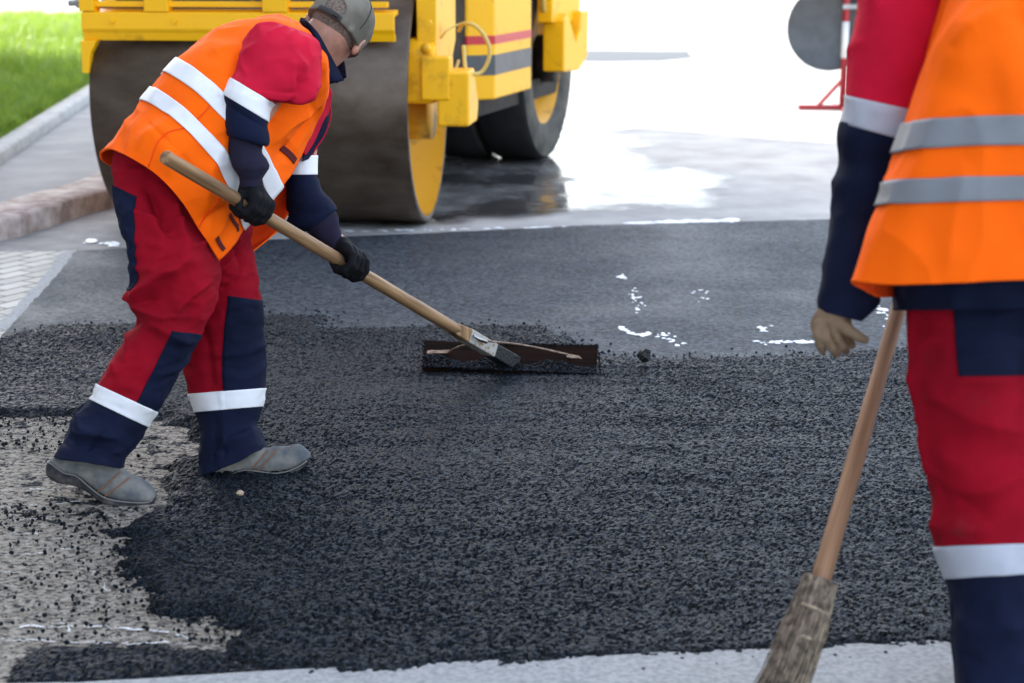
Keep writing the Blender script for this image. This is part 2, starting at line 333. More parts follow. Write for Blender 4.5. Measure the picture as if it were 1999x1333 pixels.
# ------------------------------------------------------------------ ground
def sheet(name, pts, z, m, k='structure', thick=0):
    me = mesh([(p[0], p[1], z) for p in pts], [tuple(range(len(pts)))], False)
    bm = bmesh.new(); bm.from_mesh(me); bmesh.ops.triangulate(bm, faces=bm.faces)
    bmesh.ops.recalc_face_normals(bm, faces=bm.faces)
    for f in bm.faces:
        if f.normal.z < 0: f.normal_flip()
    bm.to_mesh(me); bm.free()
    return kind(obj(name, me, m), k)
def gp(L, z=0): return [G(x, y, z)[:2] for x, y in L]
def rough(pts, step=.05, amp=.015, s=1):          # ragged outline
    out = []; n = len(pts)
    for i in range(n):
        a = np.array(pts[i], float); b = np.array(pts[(i+1) % n], float); d = b-a; l = np.linalg.norm(d); k = max(1, min(200, int(l/step)))
        nn = np.array([-d[1], d[0]])/max(l, 1e-6)
        for j in range(k):
            q = a + d*j/k; out.append(q + nn*amp*float(fbm(np.array([q[0]*9, q[1]*9, s*3.1]), 3, s)))
    return out
sheet('road', [(-90, -60), (90, -60), (90, 260), (-90, 260)], 0, M['road'])
# milled bed under the loose asphalt
sheet('milled_road', [(-4.5, 3.2), (4.5, 3.2), (4.5, 7.2), (-4.5, 7.2)], .004, M['milled'])
fore = rough([tuple(G(-900, 1345, .02)[:2]), tuple(G(150, 1330, .02)[:2]), tuple(G(460, 1312, .02)[:2]), tuple(G(1000, 1285, .02)[:2]), tuple(G(1500, 1262, .02)[:2]), tuple(G(1860, 1247, .02)[:2]), tuple(G(3000, 1215, .02)[:2]), (6, 1.2), (6, -3), (-6, -3), (-6, 1.2)], .05, .012, 3)
sheet('old_road', fore, .018, M['foreroad'])
cz = .012
comp = [(-150, 790), (0, 660), (18, 640), (62, 590), (110, 540), (150, 489), (300, 480), (480, 470), (650, 462), (900, 452), (1130, 440), (1400, 433), (1640, 427), (2600, 405)]
cpts = rough(gp(comp, cz) + [(8, 6.2), (-1.4, 6.2)], .04, .02, 5)
sheet('new_asphalt', cpts, cz, M['compact'])
bp_ = rough(gp([(-900, 470), (0, 492), (150, 489), (108, 545), (62, 592), (14, 650), (-160, 800), (-900, 900)], .008), .05, .03, 8)
sheet('brick_paving', bp_, .008, M['brick'])
cp_ = rough(gp([(150, 487), (112, 540), (64, 590), (14, 650), (-8, 640), (40, 585), (95, 530), (118, 493)], .0095), .02, .02, 9)
sheet('concrete_edging', cp_, .0101, M['foreroad'])
# loose asphalt height field
def sdpoly(X, Y, poly):
    poly = np.array(poly); n = len(poly); d = np.full(X.shape, 1e9); ins = np.zeros(X.shape, bool)
    for i in range(n):
        a = poly[i]; b = poly[(i+1) % n]; e = b-a; wx = X-a[0]; wy = Y-a[1]
        t = np.clip((wx*e[0]+wy*e[1])/(e@e+1e-12), 0, 1); d = np.minimum(d, np.hypot(wx-t*e[0], wy-t*e[1]))
        c = ((a[1] > Y) != (b[1] > Y)); xi = a[0] + (Y-a[1])/(b[1]-a[1]+1e-12)*e[0]; ins ^= c & (X < xi)
    return np.where(ins, d, -d)
loose = gp([(-900, 668), (0, 656), (100, 628), (240, 625), (440, 612), (628, 608), (632, 637), (760, 635), (870, 628), (1050, 628), (1110, 650), (1165, 688), (1400, 690), (1600, 682), (1780, 672), (2600, 655),
            (2900, 1225), (1860, 1250), (1500, 1265), (1000, 1290), (600, 1308), (470, 1312), (456, 1228), (415, 1178), (332, 1189), (286, 1174), (245, 1080), (250, 1035), (200, 1006), (90, 985), (-900, 940), (-900, 860), (0, 860), (120, 860), (250, 835), (100, 808), (-900, 800)], .03)
mott = gp([(-900, 795), (180, 805), (340, 815), (430, 850), (430, 890), (340, 905), (330, 1000), (240, 1040), (-900, 1005)], .01)
dark2 = gp([(85, 1262), (200, 1270), (380, 1268), (460, 1275), (470, 1312), (150, 1328), (60, 1320)], .01)
def loose_h(X, Y):
    Q = np.stack([X, Y, X*0], -1)
    s0 = sdpoly(X, Y, loose); ed_ = np.where((X < G(700, 1200)[0]) & (Y < 5.6), 1.9, 1.0); s = s0 + ed_*(.035*fbm(Q*9, 3, 4) + .018*fbm(Q*45, 3, 9))
    h = np.where(s > 0, .017*np.clip(s/.05, 0, 1), s*.5) + .004*fbm(Q*3.5, 3, 5) + .0025*fbm(Q*16, 2, 6)
    h = np.where(s > .2, h+.010*fbm(Q*np.array([1.1, 3.2, 1]), 3, 7)+.006*fbm(Q*np.array([1.2, 9, 1]), 2, 27), h)
    sm = sdpoly(X, Y, mott) + .06*fbm(Q*8, 3, 14); hm = -.0068 + .0085*fbm(Q*np.array([22, 30, 1]), 3, 15)
    k = np.clip(sm/.05, 0, 1); h = h*(1-k) + hm*k
    sd2 = sdpoly(X, Y, dark2) + .05*fbm(Q*10, 3, 16); h = np.maximum(h, .010*np.clip(sd2/.05, -6, 1)+.002)
    # windrow ridges pulled by the rake
    c = G(990, 735, .03); rr = np.exp(-((Y-c[1]+.02)/.05)**2)*np.clip((.36-np.abs(X-c[0]))/.05, 0, 1); h = h - .005*rr
    c = G(380, 650, .03); h = h + .02*np.exp(-((Y-c[1]-.0)/.12)**2)*np.exp(-((X-c[0])/.9)**2)
    c = G(300, 772, .02); h = h - .008*np.exp(-((Y-c[1])/.10)**2)*np.exp(-((X-c[0])/.8)**2)
    return h + .004
def stones(X, Y, cell, s):
    gx = X/cell; gy = Y/cell; ix = np.floor(gx).astype(np.int64); iy = np.floor(gy).astype(np.int64); best = np.full(X.shape, -1.0)
    for dx in (-1, 0, 1):
        for dy in (-1, 0, 1):
            jx = ix+dx; jy = iy+dy; hx = _h(jx, jy, 0*jx, s); hy = _h(jx, jy, 0*jx+1, s); hr = _h(jx, jy, 0*jx+2, s); hz = _h(jx, jy, 0*jx+3, s)
            r = .42+.4*hr; d2 = ((gx-jx-hx)**2+(gy-jy-hy)**2)/(r*r)
            best = np.maximum(best, np.where(d2 < 1, np.sqrt(np.maximum(1-d2, 0))*r*.8 + hz*.55-.1, -1))
    return np.maximum(best, -.25)*cell
def height(X, Y): return loose_h(X, Y)
xs = np.arange(-3.0, 2.9, .0046); ys = np.arange(3.3, 7.6, .0062)
GX, GY = np.meshgrid(xs, ys)
GX = GX + .0012*(RNG.rand(*GX.shape)-.5); GY = GY + .0016*(RNG.rand(*GY.shape)-.5)
HZ = loose_h(GX, GY) + .62*(1+.55*fbm(np.stack([GX*1.4, GY*2.4, GX*0], -1), 3, 33))*stones(GX, GY, .0098, 1) + .10*np.maximum(stones(GX, GY, .03, 5), 0)*(_h(np.floor(GX/.03).astype(np.int64), np.floor(GY/.03).astype(np.int64), 0, 8) > .45)
HZ = np.where((GY > ys[-1]-.3) & (HZ > .0), HZ, HZ)
ny, nx = GX.shape; idx = np.arange(nx*ny).reshape(ny, nx)
Q = np.stack([idx[:-1, :-1], idx[:-1, 1:], idx[1:, 1:], idx[1:, :-1]], -1).reshape(-1, 4)
zz = HZ.ravel(); kp = (zz[Q].max(1) > -.002)
Q = Q[kp]; us = np.unique(Q); rm = np.zeros(nx*ny, int); rm[us] = np.arange(len(us))
V = np.stack([GX.ravel(), GY.ravel(), zz], -1)[us]
kind(obj('loose_asphalt', np_mesh(V, rm[Q], False), M['loose']), 'structure')
# crumbs and clods
def stone_batch(pts, rads, s=0):
    phi = (1+5**.5)/2
    ico = np.array([(-1, phi, 0), (1, phi, 0), (-1, -phi, 0), (1, -phi, 0), (0, -1, phi), (0, 1, phi), (0, -1, -phi), (0, 1, -phi), (phi, 0, -1), (phi, 0, 1), (-phi, 0, -1), (-phi, 0, 1)])/1.9
    tri = np.array([(0, 11, 5), (0, 5, 1), (0, 1, 7), (0, 7, 10), (0, 10, 11), (1, 5, 9), (5, 11, 4), (11, 10, 2), (10, 7, 6), (7, 1, 8), (3, 9, 4), (3, 4, 2), (3, 2, 6), (3, 6, 8), (3, 8, 9), (4, 9, 5), (2, 4, 11), (6, 2, 10), (8, 6, 7), (9, 8, 1)])
    n = len(pts); R = np.random.RandomState(s)
    Vv = ico[None]*(1+.45*(R.rand(n, 12, 1)-.5))*(.7+.6*R.rand(n, 1, 3))*rads[:, None, None]
    a = R.rand(n)*6.28; c, s_ = np.cos(a)[:, None], np.sin(a)[:, None]
    Vv = np.stack([Vv[..., 0]*c-Vv[..., 1]*s_, Vv[..., 0]*s_+Vv[..., 1]*c, Vv[..., 2]], -1) + pts[:, None]
    T = (tri[None]+12*np.arange(n)[:, None, None]).reshape(-1, 3)
    return Vv.reshape(-1, 3), T
R = np.random.RandomState(5)
cx = R.uniform(-2.8, 2.8, 110000); cy = R.uniform(3.4, 7.6, 110000); h = loose_h(cx, cy); s = sdpoly(cx, cy, loose)
far = cy > 5.6
pr = np.where(s > .05, .03, np.where(far, np.exp(-np.abs(s)/.035)*.9, np.exp(-np.abs(s)/.13)*.95+.14))
pr = np.where(cy < G(1000, 1270)[1], np.exp(-np.abs(s)/.02)*.4, pr)
kpm = R.rand(110000) < pr; cx, cy, h = cx[kpm], cy[kpm], h[kpm]
rad = .0013+.0052*R.rand(len(cx))**3.2
Vs, Ts = stone_batch(np.stack([cx, cy, np.maximum(h, .012)+rad*.5], -1), rad, 3)
kind(obj('asphalt_crumbs', np_mesh(Vs, Ts, False), M['loose']), 'stuff', 'loose black crumbs of hot asphalt scattered over the milled road and mat edge')
def clod(px, py, r, label, n=26, s=1):
    c = G(px, py, .04); R = np.random.RandomState(s); d = R.randn(n, 3); d /= np.linalg.norm(d, axis=1)[:, None]
    p = c + np.array([0, 0, r*.6]) + d*r*.62*R.rand(n, 1)**.4; Vs, Ts = stone_batch(p, r*(.28+.25*R.rand(n)), s)
    tag(obj('asphalt_clod', np_mesh(Vs, Ts, False), M['tar']), label, 'clod', 'clods lying on the loose asphalt')
clod(1257, 703, .028, 'largest dark clod of asphalt, right of the rake board', 60, 2)
clod(1192, 708, .013, 'small dark clod of asphalt just right of the rake board', 26, 3)
clod(1311, 872, .010, 'small dark clod alone in the middle of the loose mat', 26, 4)
clod(866, 858, .009, 'small dark clod below the left end of the rake board', 26, 5)
clod(697, 1258, .014, 'dark clod near the bottom edge of the loose mat', 26, 6)
tag(obj('pebble', np_mesh(*stone_batch(np.array([G(469, 962, .045)]), np.array([.009]), 8), False), mat('tan_pebble', (.42, .30, .2), .6)), 'tan pebble beside the heel of the front shoe', 'pebble')
# scratched white lines on the milled bed
mb = MB()
def dash(L, wpx, gap=.35, s=1):
    R = np.random.RandomState(s); pts = [G(x, y, .0)[:2] for x, y in L]
    for a, b in zip(pts[:-1], pts[1:]):
        d = b-a; l = np.linalg.norm(d); u = d/l; nrm = np.array([-u[1], u[0]]); t = 0
        while t < l:
            ln = .008+.03*R.rand(); wv = wpx*.6*(.4+1.1*R.rand()**1.5)
            if R.rand() > gap:
                q0 = a+u*t+nrm*.006*R.randn(); q1 = a+u*min(t+ln, l)+nrm*.006*R.randn()
                zq = .0085
                mb.add([(q0[0]-nrm[0]*wv, q0[1]-nrm[1]*wv, zq), (q1[0]-nrm[0]*wv*.6, q1[1]-nrm[1]*wv*.6, zq), ((q1+nrm*wv*.9)[0], (q1+nrm*wv*.9)[1], zq), ((q0+nrm*wv)[0], (q0+nrm*wv)[1], zq)], [(0, 1, 2, 3)])
            t += ln*.85
dash([(-60, 1226), (60, 1229), (200, 1230), (330, 1240), (380, 1252)], .006, .2, 1); dash([(-60, 1254), (120, 1258), (250, 1262), (370, 1262)], .005, .3, 2)
dash([(-60, 1092), (60, 1086), (140, 1077)], .004, .3, 3); dash([(-60, 1030), (0, 1026), (110, 1014)], .004, .35, 4); dash([(-60, 1000), (60, 992), (160, 985)], .004, .4, 5)
dash([(165, 1118), (195, 1138), (215, 1160)], .003, .2, 6); dash([(20, 1048), (75, 1047)], .005, .3, 7); dash([(-40, 965), (60, 958), (120, 962)], .004, .4, 8)
dash([(115, 1215), (140, 1240)], .003, .2, 9); dash([(-60, 1130), (40, 1122)], .003, .5, 10)
kind(mb.build('road_marking', M['chalk']), 'structure')
# foam specks on the new asphalt and foam line of the joint
def blob_sheet(name, spots, z, m, s=1):
    mb = MB(); R = np.random.RandomState(s)
    for x, y, rx, ry in spots:
        c = G(x, y, z); sc = c[1]/F; a = rx*sc; b = ry*sc*c[1]/1.5; n = 14; v = [(c[0], c[1], z+min(a, b)*.25+.001)]
        for k in range(n):
            an = 2*PI*k/n; q = .6+.8*R.rand(); v.append((c[0]+a*q*math.cos(an), c[1]+b*q*math.sin(an), z))
        mb.add(v, [(0, 1+k, 1+(k+1) % n) for k in range(n)])
    return kind(mb.build(name, m, None, True), 'stuff')
R = np.random.RandomState(21); sp_ = []
def line_spots(L, n, rx, ry, jit=3):
    L = np.array(L, float)
    for i in range(n):
        t = R.rand()*(len(L)-1); k = int(t); q = L[k]+(L[k+1]-L[k])*(t-k)+R.randn(2)*jit*np.array([1, .5]); sp_.append((q[0], q[1], rx*(.3+R.rand()), ry*(.3+R.rand())))
line_spots([(1208, 638), (1230, 650), (1255, 655), (1268, 648)], 26, 6, 2.2, 2); line_spots([(1290, 650), (1310, 660), (1330, 672)], 16, 5, 2, 6)
line_spots([(1213, 540), (1240, 575), (1250, 590), (1240, 608)], 26, 3.5, 1.3, 8); sp_.append((1212, 540, 9, 2.5))
line_spots([(1480, 632), (1495, 645)], 10, 4, 1.6, 6); line_spots([(1480, 668), (1530, 668), (1590, 666), (1660, 665)], 44, 7, 2, 3); line_spots([(1365, 565), (1380, 585)], 12, 3, 1.2, 8)
line_spots([(1700, 600), (1730, 610), (1735, 650)], 16, 5, 2, 6)
kind(blob_sheet('foam_specks', sp_, .0135, M['foam'], 3), 'stuff', 'small white foam specks on the new asphalt')
sp_ = []
line_spots([(640, 452), (900, 448), (1130, 442), (1300, 434), (1440, 432)], 90, 7, .9, 1.8); line_spots([(1230, 436), (1330, 432), (1440, 430)], 60, 12, 1.7, 2)
line_spots([(160, 470), (240, 478)], 14, 8, 2, 5)
kind(blob_sheet('foam_line', sp_, .010, M['foam'], 4), 'stuff', 'white foam line along the joint of old and new asphalt')
sheet('gutter', rough([(-4.5, 7.4), (-1.5, 7.4), (-1.35, 8.6), (-1.9, 9.4), (-2.1, 11), (-2.1, 14), (-2.5, 14), (-2.7, 9.2), (-3.3, 8.4), (-4.5, 8)], .1, .15, 12), .004, mat('gutter_dirt', (.17, .16, .15), .85, .3, 0, 0, 4, .8, 50, .006, col2=(.27, .255, .235), lo=.35, hi=.65, detail=9))
# wet film
wet = gp([(640, 452), (560, 400), (700, 330), (900, 285), (1090, 225), (1180, 215), (1215, 245), (1230, 270), (1245, 283), (1205, 296), (1300, 325), (1400, 345), (1410, 365), (1440, 390), (1400, 410), (1340, 412), (1240, 408), (1180, 418), (1090, 428), (900, 440)])
def puddle():
    gx, gy = np.meshgrid(np.arange(-2.4, 2.6, .045), np.arange(9.0, 19.5, .09)); q = np.stack([gx, gy, gx*0], -1)
    wt = np.clip((sdpoly(gx, gy, np.array(wet))+.35*fbm(q*np.array([1.6, 1.1, 1]), 4, 6)+.12*fbm(q*6, 3, 7)+.05)/.28, 0, 1)
    ny_, nx_ = gx.shape; ix = np.arange(nx_*ny_).reshape(ny_, nx_); Qp = np.stack([ix[:-1, :-1], ix[:-1, 1:], ix[1:, 1:], ix[1:, :-1]], -1).reshape(-1, 4)
    kq = wt.ravel()[Qp].max(1) > 0; Qp = Qp[kq]; us_ = np.unique(Qp); rm_ = np.zeros(nx_*ny_, int); rm_[us_] = np.arange(len(us_))
    me = np_mesh(np.stack([gx.ravel(), gy.ravel(), gx.ravel()*0+.005], -1)[us_], rm_[Qp], False)
    at_ = me.attributes.new('wetness', 'FLOAT', 'POINT'); at_.data.foreach_set('value', wt.ravel()[us_].astype(np.float32))
    kind(obj('puddle', me, M['puddle'])); N, L, b = add(M['puddle'])
    geo = N.new('ShaderNodeNewGeometry'); n = N.new('ShaderNodeTexNoise'); n.inputs['Scale'].default_value = 2.2; n.inputs['Detail'].default_value = 6; L.new(geo.outputs['Position'], n.inputs[0])
    r = N.new('ShaderNodeMapRange'); L.new(n.outputs[0], r.inputs[0]); r.inputs[1].default_value = .48; r.inputs[2].default_value = .66; r.inputs[3].default_value = .05; r.inputs[4].default_value = .45; L.new(r.outputs[0], b.inputs['Roughness'])
    n2 = N.new('ShaderNodeTexNoise'); n2.inputs['Scale'].default_value = 60; L.new(geo.outputs['Position'], n2.inputs[0]); bp = N.new('ShaderNodeBump'); bp.inputs['Strength'].default_value = .12; bp.inputs['Distance'].default_value = .003
    L.new(n2.outputs[0], bp.inputs['Height']); L.new(bp.outputs[0], b.inputs['Normal'])
    d = N.new('ShaderNodeBsdfPrincipled'); d.inputs['Base Color'].default_value = (.20, .195, .185, 1); d.inputs['Roughness'].default_value = .45
    mp = N.new('ShaderNodeMapping'); mp.inputs['Scale'].default_value = (1.2, .8, 1); mp.inputs['Rotation'].default_value = (0, 0, .2); L.new(geo.outputs['Position'], mp.inputs[0])
    n3 = N.new('ShaderNodeTexNoise'); n3.inputs['Scale'].default_value = 1.6; n3.inputs['Detail'].default_value = 9; n3.inputs['Roughness'].default_value = .62; L.new(mp.outputs[0], n3.inputs[0])
    r3 = N.new('ShaderNodeMapRange'); L.new(n3.outputs[0], r3.inputs[0]); r3.inputs[1].default_value = .44; r3.inputs[2].default_value = .68
    mx = N.new('ShaderNodeMixShader'); out = [q for q in N if q.type == 'OUTPUT_MATERIAL'][0]; L.new(r3.outputs[0], mx.inputs[0]); L.new(b.outputs[0], mx.inputs[1]); L.new(d.outputs[0], mx.inputs[2])
    an = N.new('ShaderNodeAttribute'); an.attribute_name = 'wetness'; tp = N.new('ShaderNodeBsdfTransparent'); m2 = N.new('ShaderNodeMixShader')
    L.new(an.outputs['Fac'], m2.inputs[0]); L.new(tp.outputs[0], m2.inputs[1]); L.new(mx.outputs[0], m2.inputs[2]); L.new(m2.outputs[0], out.inputs[0])
puddle()
sheet('painted_shadow', rough(gp([(1100, 98), (1340, 100), (1355, 112), (1290, 120), (1100, 121)]), .2, .1, 2), .004, mat('painted_shadow_grey', (.09, .10, .11), .9, .1))  # soft shadow on the sunlit far road, painted as a dark sheet
# pavement, kerbs, grass
kf = [(-7.5, 7.6), (-4.2, 7.9), (-3.1, 8.35), (-2.67, 9.09), (-2.56, 9.41), (-2.47, 9.88), (-2.35, 10.3), (-2.25, 11.5), (-2.2, 14), (-2.4, 20), (-3.0, 34), (-4.0, 60)]
def offs(L, d):
    L = np.array(L, float); out = []
    for i in range(len(L)):
        t = L[min(i+1, len(L)-1)]-L[max(i-1, 0)]; t /= np.linalg.norm(t); out.append(L[i]+d*np.array([-t[1], t[0]]))
    return [tuple(q) for q in out]
def strip(name, A, B, z0, z1, m, wob=0, seg=.04):
    def dens(L):
        L = np.array(L, float); return cr(L, np.linspace(0, len(L)-1, 400))
    A = dens(A); B = dens(B); n = len(A); v = []; 
    for i in range(n):
        j = wob*float(fbm(np.array([A[i][0]*5, A[i][1]*5, 0]), 3, 2)); k = wob*float(fbm(np.array([A[i][0]*7, A[i][1]*7, 3]), 3, 3))
        e = B[i]-A[i]; e = e/max(np.linalg.norm(e), 1e-6); c = .02
        v += [(A[i][0]+k*e[0], A[i][1]+k*e[1], z0), (A[i][0]+(k*.5)*e[0], A[i][1]+(k*.5)*e[1], z1-c+j*.6), (A[i][0]+c*e[0], A[i][1]+c*e[1], z1+j*.5), (B[i][0], B[i][1], z1+j*.3), (B[i][0], B[i][1], z0)]
    f = [(i*5+k, (i+1)*5+k, (i+1)*5+k+1, i*5+k+1) for i in range(n-1) for k in range(4)]
    mb = MB(); mb.add(v, f); return mb.build(name, m, None, True)
kb = offs(kf, .32)
kind(strip('granite_kerb', kf, kb, -.05, .125, M['granite'], .022), 'structure')
g0 = G(0, 296, .2)[:2]; g1 = G(175, 182, .2)[:2]; gd = (g1-g0)/np.linalg.norm(g1-g0)
gk = [(-9.5, 9.1), (-4.7, 9.25), tuple(g0-gd*1.2), tuple(g0), tuple(g1), tuple(g1+gd*6), tuple(g1+gd*14)]; gkb = offs(gk, .14)
kind(strip('garden_kerb', gk, gkb, .05, .20, M['concrete'], .004), 'structure')
pv = [tuple(q) for q in cr(np.array(offs(kf, .3)), np.linspace(0, 11, 60))] + [(gk[-1][0]-.1, gk[-1][1])] + [(q[0]-.05, q[1]) for q in gk[::-1]] + [(-7.5, 7.8)]
kind(sheet('pavement', pv, .118, M['pavement']))
gr = [(q[0]-.1, q[1]) for q in gk] + [(-25, 36), (-25, 6)]
sheet('lawn_soil', gr, .15, M['soil'])
sheet('far_path', [(-40, 36.5), (gk[-1][0]+.3, 36.5), (gk[-1][0]+.3, 60), (-40, 60)], .13, mat('pale_path', (.45, .41, .37), .9, .2, 0, .08, 1))
def grass():
    R = np.random.RandomState(9); n = 150000; y = 9.9+26.6*R.rand(n)**1.15; e = np.interp(y, [q[1] for q in gk], [q[0] for q in gk])-.16
    x = e-(R.rand(n)**1.2)*(1.2+.17*y)
    k = vnoise(np.stack([x*1.3, y*1.3, 0*x], -1), 3); hgt = (.05+.13*R.rand(n)**1.5)*(1+.6*k); k2 = vnoise(np.stack([x*4, y*3, 0*x], -1), 8); hgt = hgt*(1+.5*k2); a = R.rand(n)*6.28; wd = .004+.005*R.rand(n)
    hgt = hgt*np.clip((e-x)/.1, .35, 1)
    p = np.stack([x, y, 0*x+.148], -1); dx = np.stack([np.cos(a)*wd, np.sin(a)*wd, 0*a], -1); ln = np.stack([-np.sin(a), np.cos(a), 0*a], -1)*(hgt*(.2+.6*R.rand(n)))[:, None]; up = np.stack([0*a, 0*a, hgt], -1)
    V = np.stack([p-dx, p+dx, p+dx*.6+up*.6+ln*.35, p-dx*.6+up*.6+ln*.35, p+up+ln], 1).reshape(-1, 3)
    b = 5*np.arange(n)[:, None]; T = np.concatenate([b+np.array([[0, 1, 2]]), b+np.array([[0, 2, 3]]), b+np.array([[3, 2, 4]])])
    kind(obj('grass', np_mesh(V, T, False), M['grass']), 'stuff', 'short green lawn grass beyond the pavement edge')
grass()
exec_rest = True
# ------------------------------------------------------------------ road roller
def drum_frame(loc, head):
    return Matrix.Translation(loc) @ Matrix.Rotation(math.radians(-head), 4, 'Z')
def hull_poly(name, pts, a, b, m, par, ax='x', bev=.006): return MB().prism(pts, a, b, ax).build(name, m, par, False, bev)
def roller():
    c0 = G(839, 431); head = 6.5; R = .70; Wd = 1.70
    ex = np.array([math.cos(math.radians(head)), -math.sin(math.radians(head)), 0])
    base = c0 - ex*Wd/2
    t = thing('road_roller', 'yellow road roller with wide dark steel drum, standing on the wet road', 'road roller', tuple(base))
    t.rotation_euler = (0, 0, -math.radians(head))
    Y = M['yellow']
    h = Wd/2
    # drum: shell with open dished ends
    mb = MB(); mb.lathe([(-h, R-.035), (-h, R-.006), (-h+.006, R), (h-.006, R), (h, R-.006), (h, R-.035)], 128, 'x', (0, 0, R))
    dr = mb.build('drum', M['drum'], t, True)
    for sx in (-1, 1):
        mb = MB(); mb.lathe([(sx*h, R-.034), (sx*(h-.30), R-.05), (sx*(h-.34), R-.16), (sx*(h-.34), .22), (sx*(h-.20), .20), (sx*(h-.20), .001)], 96, 'x', (0, 0, R))
        mb.build('drum_dish', M['yellow_dirty'], dr, True)
        for k in range(6):
            a = k*PI/3+.3; mb = MB(); mb.lathe([(sx*(h-.2), .022), (sx*(h-.175), .022), (sx*(h-.175), .001)], 6, 'x', (0, .15*math.cos(a), R+.15*math.sin(a))); mb.build('bolt', M['dark_int'], dr)
    # scraper beam across the front
    yb = -.70
    bz = 1.062
    bm_ = MB(); bm_.prism([(yb, bz+.115), (yb+.12, bz+.13), (yb+.12, bz+.105), (yb+.02, bz+.095), (yb+.015, bz+.02), (yb+.04, bz+.005), (yb+.045, bz-.03), (yb+.02, bz-.03), (yb+.008, bz+.01), (yb-.004, bz+.03)], -h-.02, h-.06, 'x')
    sb = bm_.build('scraper_beam', Y, t, False, .004)
    for k in range(6):
        mb = MB(); mb.lathe([(yb-.004, .014), (yb-.016, .012), (yb-.016, .001)], 6, 'y', (-h+.15+k*.335, 0, bz+.07)); mb.build('bolt', Y, sb)
    MB().box(-h+.04, h-.16, yb+.12, yb+.135, bz-.06, bz+.04).build('scraper_blade', M['dark_int'], sb)
    MB().prism([(-h-.03, bz-.03), (-h+.06, bz-.03), (-h+.02, bz-.10), (-h+.005, bz-.20), (-h-.03, bz-.20)], yb+.0, yb+.06, 'y').build('bracket', Y, t, False, .004)
    # upper rails and posts
    for z0, z1, y0 in ((bz+.142, bz+.172, yb+.03), (bz+.30, bz+.38, yb+.04)):
        MB().box(-h+.02, h-.10, y0, y0+.05, z0, z1).build('rail', Y, t, False, .005)
    for x0 in (-h+.32, h-.75):
        MB().box(x0, x0+.13, yb-.002, yb+.085, bz+.118, bz+.5).build('post', Y, t, False, .005)
    MB().box(-h-.03, -h+.05, yb+.0, yb+.1, bz+.12, bz+.5).build('post', Y, t, False, .005)
    MB().tube([(-h-.10, yb+.05, bz+.16), (-h-.03, yb+.05, bz+.165)], .018, 12).tube([(-h-.06, yb+.05, bz+.16), (-h-.03, yb+.05, bz+.165)], .03, 6).build('valve', M['metal'], t)
    MB().tube([(-h+.9, yb+.0, bz+.18), (-h+.93, yb-.03, bz+.22), (-h+.95, yb, bz+.3)], .01, 8).build('hose', M['hose'], t, True)
    MB().box(-h+.03, h-.12, yb+.30, .6, bz+.42, bz+.6).build('front_frame', Y, t, False, .01)
    MB().box(-h+.05, h-.14, yb+.26, .5, bz+.345, bz+.44).build('front_tank', M['dark_int'], t, False, .01)
    # right and left yokes
    MB().prism([(-.46, 1.20), (-.46, 1.62), (.30, 1.62), (.30, 1.20), (.12, .6), (-.12, .6)], -h+.02, -h+.09, 'x').build('yoke', Y, t, False, .006)
    y = MB().prism([(-.46, .88), (-.46, 1.62), (.24, 1.62), (.24, 1.0), (.10, .90), (-.30, .86)], h+.015, h+.12, 'x').build('yoke', Y, t, False, .006)
    MB().prism([(-.50, .98), (-.44, 1.04), (-.2, 1.04), (-.2, .70), (-.50, .70)], h-.055, h+.115, 'x').build('bearing_housing', Y, y, False, .018)
    mb = MB(); mb.lathe([(-.49, .03), (-.505, .028), (-.515, .02), (-.515, .001)], 20, 'y', (h+.07, 0, .99)); mb.build('boss', Y, y, True)
    MB().prism([(-.52, .87), (-.52, .585), (-.20, .585), (-.14, .68), (-.22, .76), (-.30, .88)], h+.13, h+.30, 'x').build('counterweight_block', Y, y, False, .012)
    MB().prism([(-.53, .95), (-.53, .72), (-.40, .72), (-.40, .95)], h+.045, h+.20, 'x').build('block_lug', Y, y, False, .012)
    MB().lathe([(h-.20, .001), (h-.20, .24), (h+.02, .24), (h+.02, .001)], 32, 'x', (0, 0, R)).build('hub', M['yellow_dirty'], y, True)
    MB().prism([(-.2, .55), (.2, .55), (.28, 1.0), (-.28, 1.0)], h-.12, h-.02, 'x').build('hub_plate', M['yellow_dirty'], y, False, .01)
    # hoses (positions in roller space)
    inv = t.matrix_basis.inverted() if False else (Matrix.Translation(tuple(base)) @ Matrix.Rotation(-math.radians(head), 4, 'Z')).inverted()
    def HP(px, py, Yd): return tuple(inv @ Vector(P(px, py, Yd)))
    def hose(L, r=.011):
        pts = cr(np.array([HP(*q) for q in L]), np.linspace(0, len(L)-1, 40)); MB().tube(list(pts), r, 10).build('hose', M['hose'], t, True)
    hose([(896, 60, 9.6), (905, 46, 9.45), (930, 52, 9.4), (952, 82, 9.4), (955, 112, 9.4), (938, 142, 9.4), (905, 142, 9.35), (880, 133, 9.4), (868, 118, 9.6)])
    hose([(880, 110, 9.5), (880, 150, 9.35), (890, 170, 9.35), (905, 185, 9.4)]); hose([(905, 90, 9.5), (908, 130, 9.4), (912, 160, 9.4), (925, 182, 9.5)]); hose([(895, 118, 9.5), (885, 150, 9.4), (880, 165, 9.4)], .008)
    hose([(860, 75, 9.42), (872, 60, 9.4), (885, 52, 9.45), (900, 46, 9.5)], .006)
    # body with stripes: world-built then parented
    bc = P(955, 197, 10.7); hb = math.radians(15.5); bx = np.array([math.cos(hb), -math.sin(hb), 0]); by = np.array([math.sin(hb), math.cos(hb), 0])
    Mw = Matrix(((bx[0], by[0], 0, bc[0]), (bx[1], by[1], 0, bc[1]), (0, 0, 1, 0), (0, 0, 0, 1)))
    Ml = inv @ Mw
    def part(mb, name, m, par=t, sm=False, bev=.006):
        o = mb.build(name, m, par, sm, bev)
        for v in o.data.vertices: v.co = Ml @ v.co
        return o
    zb = bc[2]
